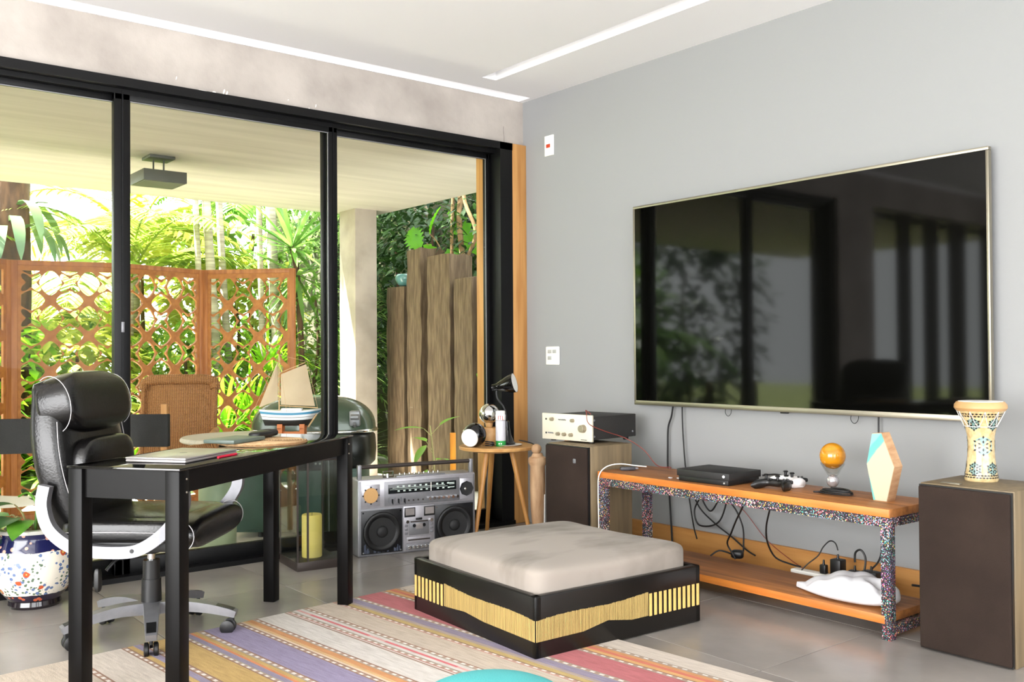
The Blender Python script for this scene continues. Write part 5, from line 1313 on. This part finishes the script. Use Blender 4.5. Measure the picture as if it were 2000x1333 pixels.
for loc, me, sc, lb in (((-.05, 4.1, .35), cl2, 1.0, 'bright strap-leaved plant right of the free screen end'), ((.15, 4.15, .9), cl2, .85, 'bright strap-leaved plant below the spiky plant'), ((-.15, 4.1, -.1), cl1, 1.1, 'pale strap-leaved plant low behind the model boat'),
                        ((1.08, 4.25, -.1), cl1, 1.0, 'variegated strap-leaved plant low between column and posts'), ((1.10, 4.25, .45), cl4, 1.0, 'variegated strap-leaved plant halfway up between column and posts'), ((1.12, 4.25, 1.0), cl3, .8, 'green strap-leaved plant beneath the turquoise bowl'), ((1.2, 4.2, 1.4), cl1, .7, 'fine-leaved plant hanging beside the turquoise bowl'),
                        ((-.65, 3.8, -.1), cl3, 1.1, 'green strap-leaved plant behind the right lattice panel'), ((-.4, 3.9, .3), cl2, 1.1, 'bright strap-leaved plant behind the right lattice panel'), ((-1.2, 4.0, -.1), cl2, 1.2, 'bright strap-leaved plant behind the screen corner'), ((-1.7, 4.1, -.1), cl3, 1.2, 'green strap-leaved plant behind the middle lattice panel'), ((-2.3, 4.3, -.1), cl2, 1.2, 'bright strap-leaved plant behind the left lattice panel'), ((-.9, 3.75, .2), cl1, 1.0, 'pale strap-leaved plant behind the screen corner')):
    clump(loc, me, sc, lb)

# leafy shrubs
def shrub_mesh(m, n, R, H, lw, ll, name='foliage'):
    mb = MB()
    for i in range(n):
        a = rnd.uniform(0, 2*pi); u = rnd.uniform(-1, 1); q = rnd.uniform(.45, 1)**.5
        p = Vector((R*q*sqrt(1-u*u)*cos(a), R*q*sqrt(1-u*u)*sin(a), H/2+H/2*q*u))
        d = Vector((p.x/R+rnd.uniform(-.6, .6), p.y/R+rnd.uniform(-.6, .6), rnd.uniform(-.7, .5)))
        strap(mb, p, d, ll*rnd.uniform(.6, 1.2), lw*rnd.uniform(.7, 1.2), .6, 2)
    return mb.mesh(name, m, 0, recalc=False)
sh_g = shrub_mesh(m_lg, 1500, .8, 1.8, .06, .14); sh_y = shrub_mesh(m_ly, 1300, .8, 1.8, .07, .17); sh_s = shrub_mesh(m_ls, 2600, .8, 2.4, .028, .08); sh_d = shrub_mesh(m_ld, 1600, .8, 2.0, .07, .16); sh_b = shrub_mesh(m_lb, 1200, .8, 1.8, .08, .2)
stem_me = MB().tube([(0, 0, 0), (.04, 0, .5), (-.03, .02, 1.0), (0, 0, 1.4)], [.03, .012], 8, 4).mesh('stem', m_bark)
def shrub(loc, me, s, label):
    t = thing('shrub', label, 'shrub', loc, rnd.uniform(0, 6), 'garden shrubs'); t.scale = s
    tag(obj('foliage', me, None, t), kind='stuff'); obj('stem', stem_me, None, t)
SHR = [((.95, 4.7, GZ), sh_s, (1.0, 1.0, 1.25), 'fine-leaved pale shrub between the spiky plant and the column'), ((1.6, 5.6, GZ), sh_s, (1.3, 1.3, 1.5), 'tall fine-leaved shrub farther back left of the column'),
       ((-.4, 4.9, GZ), sh_g, (1, 1, .85), 'green shrub at the foot of the palm trunks'), ((.5, 5.8, GZ), sh_y, (1.2, 1.2, 1.3), 'yellow-green shrub behind the palm trunks'), ((-1.4, 5.0, GZ), sh_y, (1.1, 1.1, .85), 'yellow-green shrub behind the middle lattice panel'),
       ((-2.2, 5.2, GZ), sh_b, (1.2, 1.2, .9), 'bright large-leaved shrub behind the left lattice panel'), ((-3.0, 4.8, GZ), sh_g, (1.2, 1.2, .8), 'green shrub at the far left behind the screen'), ((-.1, 7.2, GZ), sh_y, (1.5, 1.5, 1.6), 'tall yellow shrub far behind the palms'), ((1.5, 7.6, GZ), sh_g, (1.8, 1.8, 2.0), 'tall green shrub far behind the palms'),
       ((-1.3, 8.2, GZ), sh_g, (1.4, 1.4, .95), 'green shrub far back beyond the left lattice panels'), ((-2.2, 7.2, GZ), sh_b, (1.3, 1.3, .95), 'bright shrub far back left of the tree trunk'), ((-.6, 9.0, GZ), sh_y, (1.6, 1.6, 1.3), 'yellow shrub farthest back above the screen corner'), ((-3.6, 6.8, GZ), sh_g, (1.6, 1.6, 1.1), 'green shrub beyond the tree trunk'),
       ((-4.4, 5.2, GZ), sh_b, (1.5, 1.5, 1.2), 'bright shrub far left, reflected in the television beside the broad palm'), ((-5.6, 4.8, GZ), sh_g, (1.4, 1.4, 1.5), 'tall green shrub far left, reflected in the television'), ((-7.4, 5.0, GZ), sh_d, (1.6, 1.6, 1.7), 'dark shrub at the far left end of the garden'),
       ((-4.6, 6.8, GZ), sh_y, (1.5, 1.5, 1.0), 'yellow shrub far left, seen in the television reflection'), ((-6.2, 5.8, GZ), sh_g, (1.6, 1.6, 1.1), 'green shrub farthest left, seen in the television reflection'),
       ((1.75, 3.6, 1.2), sh_d, (.5, .9, .95), 'dark climber mass behind the tallest timber post'), ((1.8, 2.5, 1.1), sh_d, (.5, .9, 1.05), 'dark climber mass behind the middle timber posts'), ((1.75, 1.5, 1.0), sh_d, (.5, .8, 1.1), 'dark climber mass behind the nearest timber post'), ((1.9, 4.6, .6), sh_d, (.5, 1.0, 1.2), 'dark climber mass right behind the column'), ((2.9, 6.0, GZ), sh_d, (1.2, 1.4, 1.6), 'dark shrub beyond the garden wall')]
for a in SHR: shrub(*a)

# thick tree trunk with hanging fern at the far left
t = thing('tree', 'thick dark tree trunk at the left edge with a hanging fern on it', 'tree', (-1.93, 5.35, GZ))
n = 20; rings = []
for k in range(n+1):
    z = 4.2*k/n; rings.append([Vector(((.205+.012*sin(3*b+z*2)+.008*sin(7*b+5*z))*cos(b), (.205+.012*sin(3*b+z*2))*sin(b), z)) for b in [2*pi*i/24 for i in range(24)]])
obj('trunk', MB().loft(rings), m_bark, t, ang=80)
tf = thing('hanging_fern', 'grey-green staghorn fern hanging from the thick tree trunk', 'fern', (-1.93, 5.35, 2.2))
m_fern = leafm('fern_leaf', (70, 98, 66), (108, 130, 88), .25)
for i in range(20):
    a = radians(-175+17*i); mb = MB(); strap(mb, (.2*cos(a), .2*sin(a), rnd.uniform(.0, .3)), (cos(a), sin(a), .45), .72*rnd.uniform(.7, 1.1), .11, 3.6, 8)
    obj('fern_leaf', mb, m_fern, tf, ang=80, recalc=False)
mb = MB()
strap(mb, (.02, -.22, .52), (.5, -.5, .15), .38, .05, .3, 5); obj('yellow_leaf', mb, m_ly, tf, ang=80, recalc=False)

# climbing vine stems and big lobed leaves on the garden wall
for i, (x, y, pts, lb) in enumerate(((1.27, 2.57, [(0, 0, 3.0), (.02, .03, 2.5), (-.03, -.02, 2.1), (.03, .05, 1.7), (0, 0, 1.2)], 'pale thin vine stem hanging above the middle timber post'),
                                     (1.25, 2.41, [(0, 0, 3.0), (.04, .06, 2.6), (-.05, -.04, 2.25), (.05, .05, 1.95), (-.03, -.12, 1.75), (0, -.08, 1.2)], 'thick twisted brown vine stem above the fourth timber post'),
                                     (1.25, 2.28, [(0, 0, 3.0), (-.03, .05, 2.5), (.03, -.05, 2.15), (-.02, .03, 1.85), (.0, -.06, 1.4)], 'twisted vine stem next to the wooden door jamb'))):
    tag(obj('vine_stem', MB().tube(pts, (.016, .026, .018)[i], 8, 6), m_vine, loc=(x, y, 0)), lb, 'vine', 'vine stems on the garden wall')
m_phil = leafm('philodendron', (96, 172, 24), (140, 206, 50), .55)
def lobed(L_, W_):
    mb = MB(); mid = [Vector((0, L_*i/14, -.25*L_*(i/14)**2)) for i in range(15)]
    for s in (-1, 1):
        prev = None
        for i in range(15):
            u = i/14; w = W_/2*sin(pi*min(.99, u*.93+.07))**.7*(.80+.20*cos(u*44))
            p = mid[i]+Vector((s*w, L_*.03, .12*w))
            a, b = mb.bm.verts.new(mid[i]), mb.bm.verts.new(p)
            if prev: mb.bm.faces.new((prev[0], a, b, prev[1]))
            prev = (a, b)
    return mb
t = thing('philodendron', 'big bright lobed philodendron leaves above the timber posts', 'plant', (1.32, 2.65, 1.7))
for (x, y, z, az, tl, L_, W_) in ((.05, .12, .72, 200, -50, .50, .22), (.0, .38, .52, 170, 70, .28, .14), (-.05, .36, .42, 215, -75, .30, .26), (-.02, .20, .26, 250, 30, .42, .14), (.05, -.75, .72, 200, -10, .45, .22), (.05, .80, .62, 160, -40, .30, .26)):
    o = obj('leaf', lobed(L_, W_), m_phil, t, ang=80, recalc=False)
    o.matrix_local = T_(x, y, z) @ Matrix.Rotation(radians(az), 4, 'Z') @ RX(radians(tl)) @ RY(radians(50))
    obj('petiole', MB().tube([(.15, y-.1, z-.35), (.08, y-.03, z-.1), (x, y, z)], .007, 6, 5), m_vine, t)
# young plant in front of the posts
t = thing('young_plant', 'young plant with a few large pale green leaves before the timber posts', 'plant', (.16, 1.28, GZ))
obj('stem', MB().tube([(0, 0, 0), (.02, .0, .3), (-.01, .01, .62)], [.009, .005], 8, 5), m_stem, t)
m_yl = leafm('young_leaf', (112, 160, 60), (160, 196, 90), .5)
for (az, z, tl, L_, W_) in ((160, .60, 12, .22, .10), (190, .48, -35, .18, .08), (345, .62, 35, .17, .08), (20, .36, 5, .17, .08), (200, .30, -50, .17, .07), (320, .22, 10, .20, .12), (100, .5, 20, .16, .08)):
    o = obj('leaf', broad_leaf(L_, W_, .25), m_yl, t, ang=80, recalc=False)
    a = radians(az); o.matrix_local = T_(.06*cos(a), .06*sin(a), z) @ Matrix.Rotation(a-pi/2, 4, 'Z') @ RX(radians(tl))
    obj('petiole', MB().tube([(0, 0, z-.06), (.06*cos(a), .06*sin(a), z)], .003, 5), m_stem, t)
t = thing('climbing_plant', 'small round-leaved climber on the post nearest the wooden door jamb', 'climber', (.86, 1.40, .9))
for i in range(16):
    z = rnd.uniform(-.1, .62); o = obj('leaf', broad_leaf(.09, .075, .2, n=5), m_lg, t, ang=80, recalc=False)
    o.matrix_local = T_(rnd.uniform(-.06, .06), rnd.uniform(-.16, .16), z) @ Matrix.Rotation(rnd.uniform(1.5, 4.7), 4, 'Z') @ RX(rnd.uniform(-.9, .6))
obj('stem', MB().tube([(.04, -.1, -.95), (.03, -.05, -.2), (.0, .05, .2), (.02, .12, .62)], .004, 6, 6), m_stem, t)
